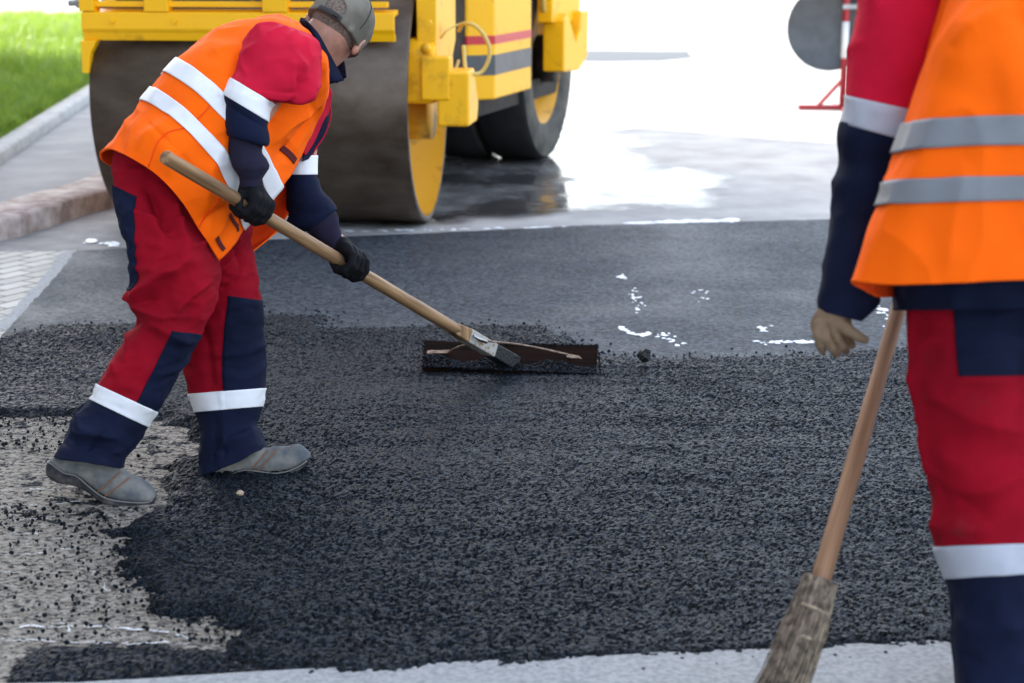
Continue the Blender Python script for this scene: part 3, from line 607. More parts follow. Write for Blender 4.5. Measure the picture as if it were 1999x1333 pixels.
    body = part(MB().prism([(-1.5, 0), (-.14, 0), (0, .12), (0, 1.0), (-1.5, 1.0)], zb, 1.75, 'z'), 'body', Y, t, False, .01)
    def zs(py): return P(955, py, 10.7)[2]
    for y0, y1, m, nm in ((88, 71, M['redstripe'], 'red_stripe'), (149, 109, M['greystripe'], 'grey_stripe')):
        part(MB().prism([(-1.49, -.004), (-.139, -.004), (.004, .118), (.004, .99), (.001, .99), (.001, .12), (-.14, .001), (-1.49, .001)], zs(y0), zs(y1), 'z'), nm, m, body, False, 0)
    part(MB().box(.002, .02, .40, .50, 1.42, 1.52), 'latch', M['dark_int'], body)
    part(MB().box(-1.35, -.15, -.9, .02, .75, 1.5), 'articulation_joint', M['dark_int'])
    part(MB().box(-1.3, -.2, .3, 2.6, .45, zb-.002), 'underbody', M['dark_int'])
    # cab above (out of frame)
    cab = part(MB().box(-1.4, -.1, .4, 2.0, 2.75, 2.9), 'cab_roof', Y, t)
    for x in (-1.36, -.2):
        for y in (.44, 1.9): part(MB().box(x, x+.06, y, y+.06, 1.75, 2.75), 'cab_post', M['black'], cab)
    part(MB().box(-1.0, -.5, 1.1, 1.6, 1.75, 2.05).box(-1.0, -.5, 1.5, 1.6, 2.05, 2.5), 'seat', M['black'], t)
    # rear tyres
    cw = G(1075, 309); Rt = .725
    lw = Mw.inverted() @ Vector(cw); x1 = lw.x; yc = lw.y
    for k in range(4):
        xo = x1 - .04 - k*.42; mb = MB()
        mb.lathe([(xo-.36+.04, .40), (xo-.36, .46), (xo-.365, .64), (xo-.345, Rt-.02), (xo-.31, Rt), (xo-.01, Rt), (xo+.02, Rt-.02)], 96, 'x', (0, yc, Rt))
        w_ = part(mb, 'wheel', M['tyre'], t, True, 0)
        mb = MB(); mb.lathe([(xo+.02, Rt-.02), (xo+.035, Rt-.06), (xo+.04, .62), (xo+.03, .52), (xo+.005, .48), (xo-.01, .465)], 96, 'x', (0, yc, Rt)); part(mb, 'tyre_wall', M['tyre_side'], w_, True, 0)
        mb = MB(); mb.lathe([(xo-.01, .48), (xo-.005, .46), (xo-.12, .43), (xo-.14, .30), (xo-.10, .22), (xo-.10, .001)], 72, 'x', (0, yc, Rt)); part(mb, 'rim', M['yellow_dirty'], w_, True, 0)
    # rear yoke outside the tyre
    part(MB().prism([(yc-.52, 1.0), (yc-.52, 1.75), (yc+.34, 1.75), (yc+.34, 1.17), (yc+.30, 1.06), (yc+.02, .98)], x1+.03, x1+.14, 'x'), 'rear_yoke', Y, t, False, .012)
    part(MB().prism([(yc-.42, .66), (yc-.42, 1.02), (yc-.30, 1.06), (yc-.06, .84), (yc+.06, .92), (yc+.10, 1.06), (yc+.34, 1.06), (yc+.30, .72), (yc+.05, .64)], x1+.045, x1+.20, 'x'), 'rear_bracket', M['yellow'], t, False, .012)
    part(MB().tube([(x1+.1, yc-.60, 1.6), (x1+.1, yc-.66, 1.3), (x1+.08, yc-.55, 1.1), (x1+.05, yc-.3, 1.0)], .02, 10), 'hose', M['hose'], t, True, 0)
    part(MB().lathe([(x1-.1, .001), (x1-.1, .17), (x1+.03, .17), (x1+.03, .001)], 24, 'x', (0, yc, Rt)), 'rear_hub', M['dark_int'], t, True, 0)
    part(MB().box(x1-1.7, x1+.14, yc-.5, yc+.3, 1.55, 1.78), 'rear_frame', Y, t)
roller()
# ------------------------------------------------------------------ round sign on a striped stand
def sign():
    b = G(1641, 213); t = thing('traffic_sign', 'round traffic sign seen from its grey back on a red and white striped stand', 'sign', tuple(b)); Yd = b[1]; s = Yd/F
    def L(px, py, dy=0): return P(px, py, Yd+dy)-b
    d = 31*s
    c = L(1620, 54, -.05); MB().lathe([(-.006, .001), (-.006, .40), (-.012, .405), (.012, .405), (.012, .395), (.004, .39), (.004, .001)], 72, 'y', tuple(c)).build('sign_disc', M['signgrey'], t, True)
    MB().lathe([(.0, .375), (.0, .40), (.008, .40), (.008, .375)], 72, 'y', (c[0], c[1]+.006, c[2])).build('rim_band', M['signred'], t, True)
    for dx in (0, d):
        p = MB(); r = .032
        st = MB().tube([(dx, -.08, .0), (dx, -.08, 1.75)], r, 14).build('post', M['signred'], t, True)
        for z0 in (.49, 1.17):
            MB().tube([(dx, -.08, z0+.0), (dx, -.08, z0+.34)], r+.002, 14).build('white_sleeve', M['signwhite'], st, True)
    MB().box(-.42, d+.42, -.10, -.06, .0, .05).build('foot', M['signred'], t, False, .004)
    MB().tube([(-.24, -.08, .03), (-.0, -.08, .30)], .022, 8).tube([(d+.24, -.08, .03), (d, -.08, .30)], .022, 8).build('brace', M['signred'], t)
    for z0 in (.95, 1.3): MB().box(-.04, d+.04, -.125, -.113, z0, z0+.04).build('crossbar', M['metal'], t)
    MB().box(-.02, .02, -.42, .30, .0, .03).box(d-.02, d+.02, -.42, .30, .0, .03).build('foot', M['signred'], t, False, .004)
sign()
# ------------------------------------------------------------------ surfaces for clothing
class Surf:
    """param surface f(s,t) with cloth displacement; s around, t along"""
    def __init__(s, f, sign=1, noise=(), folds=()):
        s.f = f; s.sign = sign; s.noise = noise; s.fl = []
        for pts, wd, am in folds:
            q = cr(np.array(pts, float), np.linspace(0, len(pts)-1, 24)); s.fl.append((f(q[:, 1], q[:, 0]), wd, am))
    def at(s, S, T, off=0):
        p = s.f(S, T); e = 1e-3
        n = np.cross(s.f(S+e, T)-s.f(S-e, T), s.f(S, T+e)-s.f(S, T-e)); n = s.sign*n/np.maximum(np.linalg.norm(n, axis=-1, keepdims=True), 1e-9)
        d = np.full(len(p), off, float)
        for sc, am, sd, rid in s.noise:
            v = fbm(p*np.array(sc)+.35*vnoise(p*6, 77)[:, None], 2, sd); d += am*((.5-2*np.abs(v)) if rid else v)
        for line, wd, am in s.fl:
            dd = np.full(len(p), 1e9)
            for a, b in zip(line[:-1], line[1:]):
                e_ = b-a; tt = np.clip(((p-a)@e_)/(e_@e_+1e-12), 0, 1); dd = np.minimum(dd, np.linalg.norm(p-a-tt[:, None]*e_, axis=1))
            end = np.minimum(np.linalg.norm(p-line[0], axis=1), np.linalg.norm(p-line[-1], axis=1)); 
            d += 1.6*am*np.exp(-(dd/wd)**1.35)*np.clip(end/(wd*2.2)+.25, 0, 1)
        return p + n*d[:, None]
    def grid(s, s0, s1, t0, t1, ns, nt_, off=0, close=False, tf=None):
        a = np.linspace(s0, s1, ns, endpoint=not close); b = np.linspace(0, 1, nt_); A, B = np.meshgrid(a, b)
        if callable(t0): TT = t0(A)+(t1(A)-t0(A))*B
        else: TT = t0+(t1-t0)*B
        V = s.at(A.ravel(), TT.ravel(), off); idx = np.arange(ns*nt_).reshape(nt_, ns)
        if close: idx = np.concatenate([idx, idx[:, :1]], 1)
        Qd = np.stack([idx[:-1, :-1], idx[:-1, 1:], idx[1:, 1:], idx[1:, :-1]], -1).reshape(-1, 4)
        return V, (Qd if s.sign > 0 else Qd[:, ::-1])
def join(parts):
    V = []; Qs = []; b = 0
    for v, q in parts: V.append(v); Qs.append(q+b); b += len(v)
    return np.concatenate(V), np.concatenate(Qs)
def tube_surf(rings, noise=(), folds=(), pw=.92):
    """ring: (Lx,Ly,Rx,Ry,Y,ry[,YR]) - left and right outline pixels, distance, half depth. s in degrees: 0 right, 90 near, 180 left, 270 far"""
    c = []; u = []; v = []
    for r in rings:
        YL = r[4]; YR = r[6] if len(r) > 6 else r[4]
        L = P(r[0], r[1], YL); Rr = P(r[2], r[3], YR); ctr = (L+Rr)/2; uu = (Rr-L)/2
        n = ctr-np.array([0, 0, CAMH]); n /= np.linalg.norm(n); uh = uu/np.linalg.norm(uu); vv = -(n-uh*(n@uh)); vv = vv/np.linalg.norm(vv)*r[5]
        c.append(ctr); u.append(uu); v.append(vv)
    c, u, v = map(np.array, (c, u, v))
    def f(S, T):
        a = np.radians(S); cc = np.cos(a); ss = np.sin(a)
        cc = np.sign(cc)*np.abs(cc)**pw; ss = np.sign(ss)*np.abs(ss)**pw
        return cr(c, T)+cr(u, T)*cc[:, None]+cr(v, T)*ss[:, None]
    # sign so that normals point outward
    S = np.array([90.]); T = np.array([len(rings)/2.]); e = 1e-3
    n = np.cross(f(S+e, T)-f(S-e, T), f(S, T+e)-f(S, T-e))[0]; out = f(S, T)[0]-cr(c, T)[0]
    sf = Surf(f, 1 if n@out > 0 else -1, noise, folds); sf.n = len(rings)-1; sf.c = c
    return sf
def cap_fan(V, ring_idx):
    return V
def sheet_obj(name, sf, s0, s1, t0, t1, m, par, off=.003, th=.003, ns=None, nt_=None):
    ns = ns or 48; nt_ = nt_ or 16
    V, Qd = sf.grid(s0, s1, t0, t1, ns, nt_, off); o = obj(name, np_mesh(V, Qd), m); solid(o, th, 0); return keep(o, par)
def tube_obj(name, sf, t0, t1, m, par, off=0, ns=96, nt_=120, th=0, ends=(True, True)):
    V, Qd = sf.grid(0, 360, t0, t1, ns, nt_, off, True)
    if not th:
        extra = []; vs = [V]; b = len(V)
        for k, row in ((0, V[:ns]), (1, V[-ns:])):
            if ends[k]:
                vs.append(row.mean(0)[None]); base = 0 if k == 0 else len(V)-ns
                for i in range(ns):
                    j = (i+1) % ns; extra.append((base+i, base+j, b, b))
                b += 1
        V = np.concatenate(vs); me = bpy.data.meshes.new('m')
        faces = [tuple(q) for q in Qd.tolist()]+[q[:3] for q in extra]
        me = mesh(V, faces, True); bm = bmesh.new(); bm.from_mesh(me); bmesh.ops.recalc_face_normals(bm, faces=bm.faces); bm.to_mesh(me); bm.free()
        o = obj(name, me, m)
    else:
        o = obj(name, np_mesh(V, Qd), m); solid(o, th, -1 if False else 0)
    return keep(o, par)
# ------------------------------------------------------------------ sdf modelling for heads, hands, bodies
def smin(a, b, k):
    h = np.clip(.5+.5*(b-a)/k, 0, 1); return b*(1-h)+a*h-k*h*(1-h)
def rcone(Pn, a, b, r1, r2):
    a = np.asarray(a, float); b = np.asarray(b, float); e = b-a; L2 = e@e+1e-12; w_ = Pn-a; t = np.clip((w_@e)/L2, 0, 1)
    return np.linalg.norm(w_-t[:, None]*e, axis=1)-(r1+(r2-r1)*t)
def ell(Pn, c, r, Rm=None):
    q = Pn-np.asarray(c, float)
    if Rm is not None: q = q@np.asarray(Rm).T      # rows of Rm: local axes
    r = np.asarray(r, float); k0 = np.linalg.norm(q/r, axis=1); k1 = np.linalg.norm(q/(r*r), axis=1); return k0*(k0-1)/np.maximum(k1, 1e-9)
def sdf_mesh(fn, lo, hi, h):
    lo = np.array(lo, float); hi = np.array(hi, float); B = 4
    nb = np.ceil((hi-lo)/(h*B)).astype(int)+1; n = nb*B+1
    cg = np.stack(np.meshgrid(*[lo[i]+(np.arange(nb[i])+.5)*B*h for i in range(3)], indexing='ij'), -1).reshape(-1, 3)
    dc = fn(cg).reshape(nb); D = np.repeat(np.repeat(np.repeat(np.sign(dc), B, 0), B, 1), B, 2); D = np.pad(D, ((0, 1),)*3, mode='edge').astype(float)
    act = np.argwhere(np.abs(dc) < B*h*1.6)
    off = np.stack(np.meshgrid(*[np.arange(B+1)]*3, indexing='ij'), -1).reshape(-1, 3)
    for st in range(0, len(act), 4000):
        ii = (act[st:st+4000, None]*B+off[None]).reshape(-1, 3); D[ii[:, 0], ii[:, 1], ii[:, 2]] = fn(lo+ii*h)
    s = D < 0; 
    cell = np.zeros(np.array(D.shape)-1, int); acc = np.zeros(tuple(np.array(D.shape)-1)+(3,)); cnt = np.zeros(np.array(D.shape)-1)
    cor = [(a, b, c) for a in (0, 1) for b in (0, 1) for c in (0, 1)]; sh = D.shape
    sl_ = lambda o: tuple(slice(o[i], sh[i]-1+o[i]) for i in range(3))
    for a in cor:
        for ax in range(3):
            if a[ax]: continue
            b = list(a); b[ax] = 1; A_, B_ = D[sl_(a)], D[sl_(b)]; x = (A_ < 0) != (B_ < 0)
            tt = np.where(x, A_/np.where(x, A_-B_, 1), 0)
            for k in range(3): acc[..., k] += np.where(x, a[k]+(tt if k == ax else 0), 0)
            cnt += x
    on = cnt > 0; ids = np.full(cnt.shape, -1); ids[on] = np.arange(on.sum())
    V = lo + (np.argwhere(on)+acc[on]/cnt[on][:, None])*h; F_ = []
    for ax in range(3):
        o1, o2 = [(1, 2), (2, 0), (0, 1)][ax]
        A_ = s; e = np.zeros(3, int); e[ax] = 1
        a0 = s[tuple(slice(0, sh[i]-e[i]) for i in range(3))]; a1 = s[tuple(slice(e[i], sh[i]) for i in range(3))]
        ed = np.argwhere(a0 != a1); ed = ed[(ed[:, o1] > 0) & (ed[:, o2] > 0) & (ed[:, o1] < sh[o1]-1) & (ed[:, o2] < sh[o2]-1)]
        inside = a0[ed[:, 0], ed[:, 1], ed[:, 2]]
        u1 = np.zeros(3, int); u1[o1] = 1; u2 = np.zeros(3, int); u2[o2] = 1
        g = lambda q: ids[q[:, 0], q[:, 1], q[:, 2]]
        q = np.stack([g(ed), g(ed-u1), g(ed-u1-u2), g(ed-u2)], 1); q = np.where(inside[:, None], q, q[:, ::-1]); q = q[(q >= 0).all(1)]; F_.append(q)
    return V, np.concatenate(F_)
def sdf_obj(name, fn, lo, hi, h, m, par):
    V, Qd = sdf_mesh(fn, lo, hi, h)
    # laplacian relax
    for _ in range(2):
        A = np.zeros_like(V); c = np.zeros(len(V))
        for a, b in ((0, 1), (1, 2), (2, 3), (3, 0)):
            np.add.at(A, Qd[:, a], V[Qd[:, b]]); np.add.at(A, Qd[:, b], V[Qd[:, a]]); np.add.at(c, Qd[:, a], 1); np.add.at(c, Qd[:, b], 1)
        V = V*.5+.5*A/c[:, None]
    o = obj(name, np_mesh(V, Qd), m); return keep(o, par)
nrm = lambda v: np.asarray(v, float)/np.linalg.norm(v)
def head_fn(cen, Rt, Up, Fw, neck_to):
    Rm = np.stack([Rt, Fw, Up])
    def L(x, y, z): return cen+Rt*x+Fw*y+Up*z
    def fn(Q):
        d = ell(Q, L(0, -.01, .03), (.077, .098, .088), Rm)
        d = smin(d, ell(Q, L(0, .035, -.03), (.060, .062, .082), Rm), .03)       # face
        d = smin(d, ell(Q, L(0, .050, -.088), (.036, .036, .030), Rm), .03)      # chin
        d = smin(d, rcone(Q, L(0, .092, .012), L(0, .112, -.022), .009, .014), .012)   # nose
        d = smin(d, rcone(Q, L(-.03, .085, .03), L(.03, .085, .03), .010, .010), .012)  # brow
        for sx in (-1, 1):
            d = np.maximum(d, -ell(Q, L(sx*.031, .104, .010), (.017, .014, .011), Rm))
            d = np.minimum(d, ell(Q, L(sx*.031, .084, .010), (.012, .012, .012), Rm))   # eyeballs
            e = np.maximum(ell(Q, L(sx*.088, -.002, -.006), (.012, .020, .034), Rm), -ell(Q, L(sx*.100, .004, -.004), (.010, .011, .021), Rm)); d = smin(d, e, .008)
        d = smin(d, rcone(Q, L(-.02, .092, -.052), L(.02, .092, -.052), .007, .007), .008)  # lips
        d = np.maximum(d, -rcone(Q, L(-.022, .100, -.052), L(.022, .100, -.052), .002, .002))
        d = smin(d, rcone(Q, L(0, -.025, -.04), neck_to, .058, .062), .03)
        return d
    return fn, L, Rm
def hand_grip(H, d, e1, W, span=(-.036, .036), r=.020, turn=1, a0=-20, a1=215, fr=.0105, thumb=None, thick=.017):
    """fingers side by side along axis d round a bar at H; e1 = side where the knuckles lie; W wrist"""
    d = nrm(d); e1 = nrm(e1-d*(np.asarray(e1)@d)); e2 = np.cross(d, e1)*turn; rr = r+fr*.9
    chains = []
    for i in range(4):
        s = span[0]+(span[1]-span[0])*i/3; lens = (.93, 1.0, .97, .82)[i]
        ang = np.radians(np.linspace(a0, a0+(a1-a0)*lens, 6)); k = rr*np.array([1.25, 1.12, 1.02, 1.0, 1.0, 1.0])
        pts = [H+d*(s+.002*math.sin(i*2.1+j))+(e1*math.cos(a)+e2*math.sin(a))*k[j] for j, a in enumerate(ang)]; chains.append(pts)
    def fn(Q):
        D = None
        for i, pts in enumerate(chains):
            f = None
            for a, b, ra, rb in zip(pts[:-1], pts[1:], (1.12, 1.0, 1.02, .97, .93), (1.0, 1.02, .97, .93, .86)):
                x = rcone(Q, a, b, fr*ra, fr*rb); f = x if f is None else smin(f, x, .003)
            m_ = rcone(Q, W+(pts[0]-W)*.05, pts[0], .024, fr*1.35); f = smin(f, m_, .012) 
            D = f if D is None else smin(D, f, .0035)
        if thumb is not None:
            tp = [np.asarray(q) for q in thumb]; rad = [.016, .0135, .0115, .010]
            f = None
            for k in range(len(tp)-1):
                x = rcone(Q, tp[k], tp[k+1], rad[k], rad[k+1]); f = x if f is None else smin(f, x, .004)
            D = smin(D, f, .006)
        return D
    allp = np.concatenate([np.array(c) for c in chains]+[np.array([W])]+([np.array(thumb)] if thumb is not None else [])); return fn, allp.min(0)-.035, allp.max(0)+.035
# ------------------------------------------------------------------ the rake
YS[0] = .985; HA = P(322, 306, 4.52); HB = P(893, 645, 5.93); HC = P(1000, 703, 6.20); YS[0] = 1.0
hd = nrm(HB-HA)
def hpt(px):                                      # point on the handle axis seen at column px
    lo, hi = 0., 1.
    for _ in range(40):
        m_ = (lo+hi)/2; q = HA+(HC-HA)*m_
        x = W0/2+F*q[0]/(q[1]*cp+(CAMH-q[2])*sp); lo, hi = (m_, hi) if x < px else (lo, m_)
    return HA+(HC-HA)*lo
def rake():
    b = G(995, 715, .03); t = thing('asphalt_rake', 'wooden rake with long round pale handle and dark board head pushed over the loose asphalt', 'rake', tuple(b))
    def stick(name, a, c, r0, r1, m, n=20, sx=1, k=24):
        d = nrm(c-a); q = Vector(d).to_track_quat('Z', 'Y'); L_ = np.linalg.norm(c-a); mb = MB(); pr = []
        for i in range(k+1): s = i/k; pr.append((L_*s, (r0+(r1-r0)*s)*(1+.02*math.sin(s*31)+.015*math.sin(s*77))))
        pr = [(0, .001), (.0, r0*.85)]+[(.004, pr[0][1])]+pr[1:]+[(L_, .001)]
        mb.lathe(pr, n, 'z'); o = mb.build(name, m, None, True); o.matrix_world = Matrix.Translation(tuple(a)) @ q.to_matrix().to_4x4(); o.parent = t; o.matrix_parent_inverse = Matrix.Translation(t.location).inverted(); return o
    stick('handle', HA, HB, .0185, .0215, M['handle'])
    # flattened tongue: square section, scarf cut
    d = nrm(HC-HB); up = nrm(np.array([0, 0, 1])-d*d[2]); sd = np.cross(d, up); L_ = np.linalg.norm(HC-HB)
    def blk(name, s0, s1, w0, w1, h0, h1, m, dz0=0, dz1=0):
        v = []
        for s, w_, h_, dz in ((s0, w0, h0, dz0), (s1, w1, h1, dz1)):
            c = HB+d*s+up*dz
            v += [c+sd*w_+up*h_, c-sd*w_+up*h_, c-sd*w_-up*h_, c+sd*w_-up*h_]
        mb = MB(); mb.add(v, [(0, 1, 2, 3), (4, 7, 6, 5), (0, 4, 5, 1), (1, 5, 6, 2), (2, 6, 7, 3), (3, 7, 4, 0)]); o = mb.build(name, m, None, False, .004); return keep(o, t)
    blk('tongue', -.03, L_*.14, .021, .026, .019, .024, M['handle'])
    blk('painted_tongue', L_*.14-.002, L_*.60, .0263, .027, .0243, .024, M['whitepaint'], 0, -.004)
    blk('tarred_tongue', L_*.60-.002, L_*1.02, .0275, .030, .0245, .026, M['tar'], -.004, -.008)
    # board
    p0 = P(827, 665, 6.30); p1 = P(1167, 674, 6.28); p2 = P(1164, 731, 6.13); p3 = P(825, 716, 6.15)
    nb = nrm(np.cross(p1-p0, p3-p0)); nb = nb if nb[1] > 0 else -nb; th = .028
    ex = nrm(p1-p0); ez = nrm(np.cross(ex, nb)); o_ = p3
    mb = MB(); n = 40; v = []
    for k in range(n+1):
        s = k/n; a = p0+(p1-p0)*s+np.array([0, 0, .0015*math.sin(s*23)]); c = p3+(p2-p3)*s; v += [a, c, c+nb*th, a+nb*th]
    f = [(k*4+j, (k+1)*4+j, (k+1)*4+(j+1) % 4, k*4+(j+1) % 4) for k in range(n) for j in range(4)]+[(0, 1, 2, 3), (4*n+3, 4*n+2, 4*n+1, 4*n)]
    mb.add(v, f); bo = keep(mb.build('board', M['board'], None, False), t)
    # asphalt stuck on the board
    R = np.random.RandomState(4); pts = []; rad = []
    for k in range(2600):
        s = R.rand(); e = R.rand()
        if e < .62: q = p3+(p2-p3)*s+(p0-p3)*(.0+.46*R.rand()**1.4*(.45+.55*math.sin(s*9+1)**2)) - nb*.003
        elif e < .97: q = p0+(p1-p0)*s+nb*th*R.rand()+np.array([0, 0, .004*R.rand()]) - (p0-p3)*.05*R.rand()
        else: q = p3+(p0-p3)*R.rand()+(p1-p0)*(0 if R.rand() < .5 else 1)
        if e >= .62 and s < .25+.2*R.rand(): continue
        pts.append(q); rad.append(.0025+.004*R.rand()**2)
    keep(obj('stuck_asphalt', np_mesh(*stone_batch(np.array(pts), np.array(rad), 7), False), M['loose']), t)
    # brace rods and plates
    rm_ = M['metal2'] = mat('rusty_iron', (.14, .08, .05), .7, .4, .4, 0, 40, 0, col2=(.30, .22, .16))
    off = -nb*.008
    for (a, c, pl0, pl1) in (((925, 672, 6.0), (876, 690, 6.22), (834, 690, 6.235), (878, 689, 6.225)), ((935, 664, 5.98), (1108, 695, 6.215), (1106, 697, 6.22), (1147, 702, 6.22))):
        A = P(*a); Cc = P(*c)+off
        mid = (A+Cc)/2+np.array([0, 0, .008]); keep(MB().tube(list(cr(np.array([A, mid, Cc]), np.linspace(0, 2, 14))), .0035, 8).build('brace_rod', rm_, None, True), t)
        A = P(*pl0)+off*.6; Cc = P(*pl1)+off*.6; e = nrm(Cc-A); g = np.cross(e, nb); l = np.linalg.norm(Cc-A)
        v = []; prof = [(0, .7), (.15, 1), (.4, .75), (.6, .75), (.85, 1), (1, .7)]
        for s, w_ in prof:
            q = A+e*l*s
            for sg in (1, -1):
                v.append(q+g*.011*w_*sg); v.append(q+g*.011*w_*sg-nb*.003)
        f = []
        for k in range(5):
            b0 = 4*k; b1 = 4*k+4; f += [(b0+1, b1+1, b1+3, b0+3), (b0, b0+2, b1+2, b1), (b0, b1, b1+1, b0+1), (b0+2, b0+3, b1+3, b1+2)]
        mb = MB(); mb.add(v, f); keep(mb.build('brace_plate', rm_, None, False), t)
    keep(MB().tube([P(925, 655, 5.945), P(935, 662, 5.96), P(950, 668, 5.98)], .006, 8).build('bolt', M['metal'], None, True), t)
YS[0] = .985; rake()
# ------------------------------------------------------------------ worker bending over the rake
def shoe(par, outline, div, Yd, half, name='shoe', trimpx=None):
    """outline: list of (bottomx,bottomy,topx,topy) from heel to toe; div: dividing line points same count"""
    n = len(outline); Bm = np.array([P(o[0], o[1], Yd) for o in outline]); Tm = np.array([P(o[2], o[3], Yd) for o in outline]); Dm = np.array([P(d[0], d[1], Yd) for d in div])
    wid = np.array(half); K = 60; tt = np.linspace(0, n-1, K); Bm, Tm, Dm, wid = cr(Bm, tt), cr(Tm, tt), cr(Dm, tt), cr(wid[:, None], tt)[:, 0]
    yv = np.array([0, 1, 0.])
    def loft(A, Bt, wA, wB, closed_top, m, nm, pr):
        m_ = 24; V = []
        for i in range(K):
            for j in range(m_):
                a = 2*PI*j/m_; cz = math.cos(a); sz = math.sin(a); q = (1+sz)/2 if not closed_top else (1+sz)/2
                ww = wA[i]*(1-q)+wB[i]*q; ce = np.sign(cz)*abs(cz)**pr
                V.append(A[i]+(Bt[i]-A[i])*q+yv*ww*ce)
        V = np.array(V); f = [(i*m_+j, i*m_+(j+1) % m_, (i+1)*m_+(j+1) % m_, (i+1)*m_+j) for i in range(K-1) for j in range(m_)]+[tuple(range(m_)), tuple(range((K-1)*m_, K*m_))[::-1]]
        mb = MB(); mb.add(V, f); o = mb.build(nm, m, None, True); return keep(o, par)
    up = loft(Dm+(Bm-Dm)*.5, Tm, wid*.96, wid*.45, True, M['shoe'], name, .8)
    so_ = loft(Bm, Dm, wid*1.0, wid*1.04, True, M['sole'], 'sole', .35); so_.parent = up; so_.matrix_parent_inverse = Matrix.Translation(par.location).inverted() @ Matrix.Identity(4)
    so_.matrix_parent_inverse = Matrix.Identity(4)
    def sline(pts, r_, nm, m): o = MB().tube(pts, r_, 6).build(nm, m, None, True); o.parent = up; return o
    near = lambda A, w_: A-yv*w_[:, None]
    sline(list(near(Dm, wid*1.045)[3:-2]), .0022, 'welt', M['trim2'])
    for k0, k1 in ((30, 36), (33, 41)):
        a = (Dm+yv*-1.0*wid[:, None])[k0]; c = (Tm-yv*.5*wid[:, None])[k1]; m_ = (a+c)/2-yv*wid[k0]*.16
        sline(list(cr(np.array([a, m_, c]), np.linspace(0, 2, 12))), .0022, 'seam', M['trim'])
    return up
def worker1():
    t = thing('person', 'bending worker in orange vest and red and navy workwear pushing the rake', 'person', tuple(G(350, 955, .03)))
    N1 = [((9, 9, 15), .011, 3, True), ((20, 20, 26), .004, 4, True), ((5, 5, 9), .008, 8, False)]
    # ---- trousers
    nearR = [(236, 262, 450, 300, 5.03, .12), (222, 304, 432, 390, 5.0, .13), (222, 365, 425, 470, 4.95, .140), (238, 440, 430, 525, 4.89, .135), (265, 560, 418, 592, 4.85, .115), (260, 632, 390, 652, 4.83, .102), (229, 690, 349, 730, 4.80, .095),
             (194, 752, 306, 803, 4.77, .090), (178, 781, 287, 833, 4.76, .090), (150, 820, 264, 872, 4.74, .094), (124, 862, 246, 896, 4.72, .098), (109, 893, 239, 915, 4.71, .112)]
    farR = [(300, 290, 480, 330, 5.10, .15), (350, 400, 488, 440, 5.09, .135), (372, 480, 497, 510, 5.08, .125), (385, 560, 508, 580, 5.07, .112), (370, 640, 514, 640, 5.06, .106), (361, 700, 515, 700, 5.05, .100), (373, 768, 512, 757, 5.03, .095), (384, 804, 509, 793, 5.02, .093),
            (392, 840, 501, 830, 5.01, .092), (391, 880, 516, 862, 4.985, .108), (391, 930, 521, 873, 4.965, .118)]
    fn_ = [([(4.3, 178), (4.4, 140), (4.2, 105)], .010, -.010), ([(3.4, 30), (3.9, 60), (4.5, 80)], .009, .007), ([(5.3, 172), (5.6, 140), (6.2, 120)], .009, .006), ([(2.2, 35), (2.9, 70), (3.5, 110)], .010, .007), ([(9.0, 175), (9.5, 140), (9.4, 100), (8.9, 60)], .009, .009), ([(10.0, 170), (10.2, 120)], .009, -.006), ([(1.9, 60), (2.3, 90), (2.5, 130)], .009, .006), ([(3.0, 60), (3.6, 95), (4.3, 150)], .022, .016), ([(4.2, 178), (4.5, 130), (4.7, 80)], .02, .018), ([(4.9, 175), (5.0, 120)], .018, -.014), ([(5.3, 30), (5.1, 80), (4.8, 120)], .02, .010),
           ([(8.6, 170), (9.3, 120), (9.0, 70)], .018, .014), ([(9.6, 160), (9.9, 110), (9.7, 60)], .018, -.012), ([(9.4, 30), (9.9, 50), (10.5, 40)], .016, .012), ([(6.2, 160), (6.6, 110)], .016, .007), ([(1.5, 100), (2.6, 85)], .012, -.014), ([(1.5, 78), (2.9, 70)], .014, .012)]
    ff_ = [([(1.6, 50), (2.3, 80), (2.6, 120)], .009, .008), ([(2.0, 40), (2.7, 70), (3.0, 100)], .009, -.007), ([(8.1, 25), (8.5, 60), (8.9, 90), (9.4, 110)], .009, .010), ([(9.2, 10), (9.6, 40)], .009, .008), ([(1.2, 40), (2.0, 90), (2.6, 140)], .02, .012), ([(3.6, 130), (4.6, 105), (5.9, 100)], .012, -.008), ([(8.2, 20), (8.7, 60), (8.4, 110)], .02, .014), ([(8.9, 10), (9.3, 60), (8.9, 120)], .016, -.012), ([(9.4, 5), (9.7, 50)], .014, .012), ([(7.4, 100), (9.8, 110)], .010, -.008), ([(1.0, 100), (2.2, 40)], .018, -.010)]
    SN = tube_surf(nearR, N1, [(a_, b_, c_*1.6) for a_, b_, c_ in fn_]); SF = tube_surf(farR, N1, [(a_, b_, c_*1.5) for a_, b_, c_ in ff_])
    parts = []
    tr = tube_obj('trousers', SN, 0, 8, M['red_tr'], t, 0, 128, 170)
    tf = tube_obj('trouser_leg', SF, 0, 7, M['red_tr'], t, 0, 112, 150)
    def sub(o, p): o.parent = p; o.matrix_parent_inverse = Matrix.Identity(4); return o
    for S_, a, b in ((SN, 8, 11), (SF, 7, 10)):
        V, Qd = S_.grid(0, 360, a-.05, b, 128, 70, 0, True); o = obj('trouser_cuff', np_mesh(V, Qd), M['navy']); solid(o, .005, -1 if S_.sign > 0 else -1); keep(o, t)
    for S_, a, b in ((SN, 7, 8), (SF, 6, 7)):
        V, Qd = S_.grid(0, 360, a, b, 120, 14, .0035, True); o = obj('reflective_band', np_mesh(V, Qd), M['band']); solid(o, .003, 0); keep(o, t)
    sheet_obj('side_panel', SN, lambda: 0, 0, 0, 0, M['navy'], t) if False else None
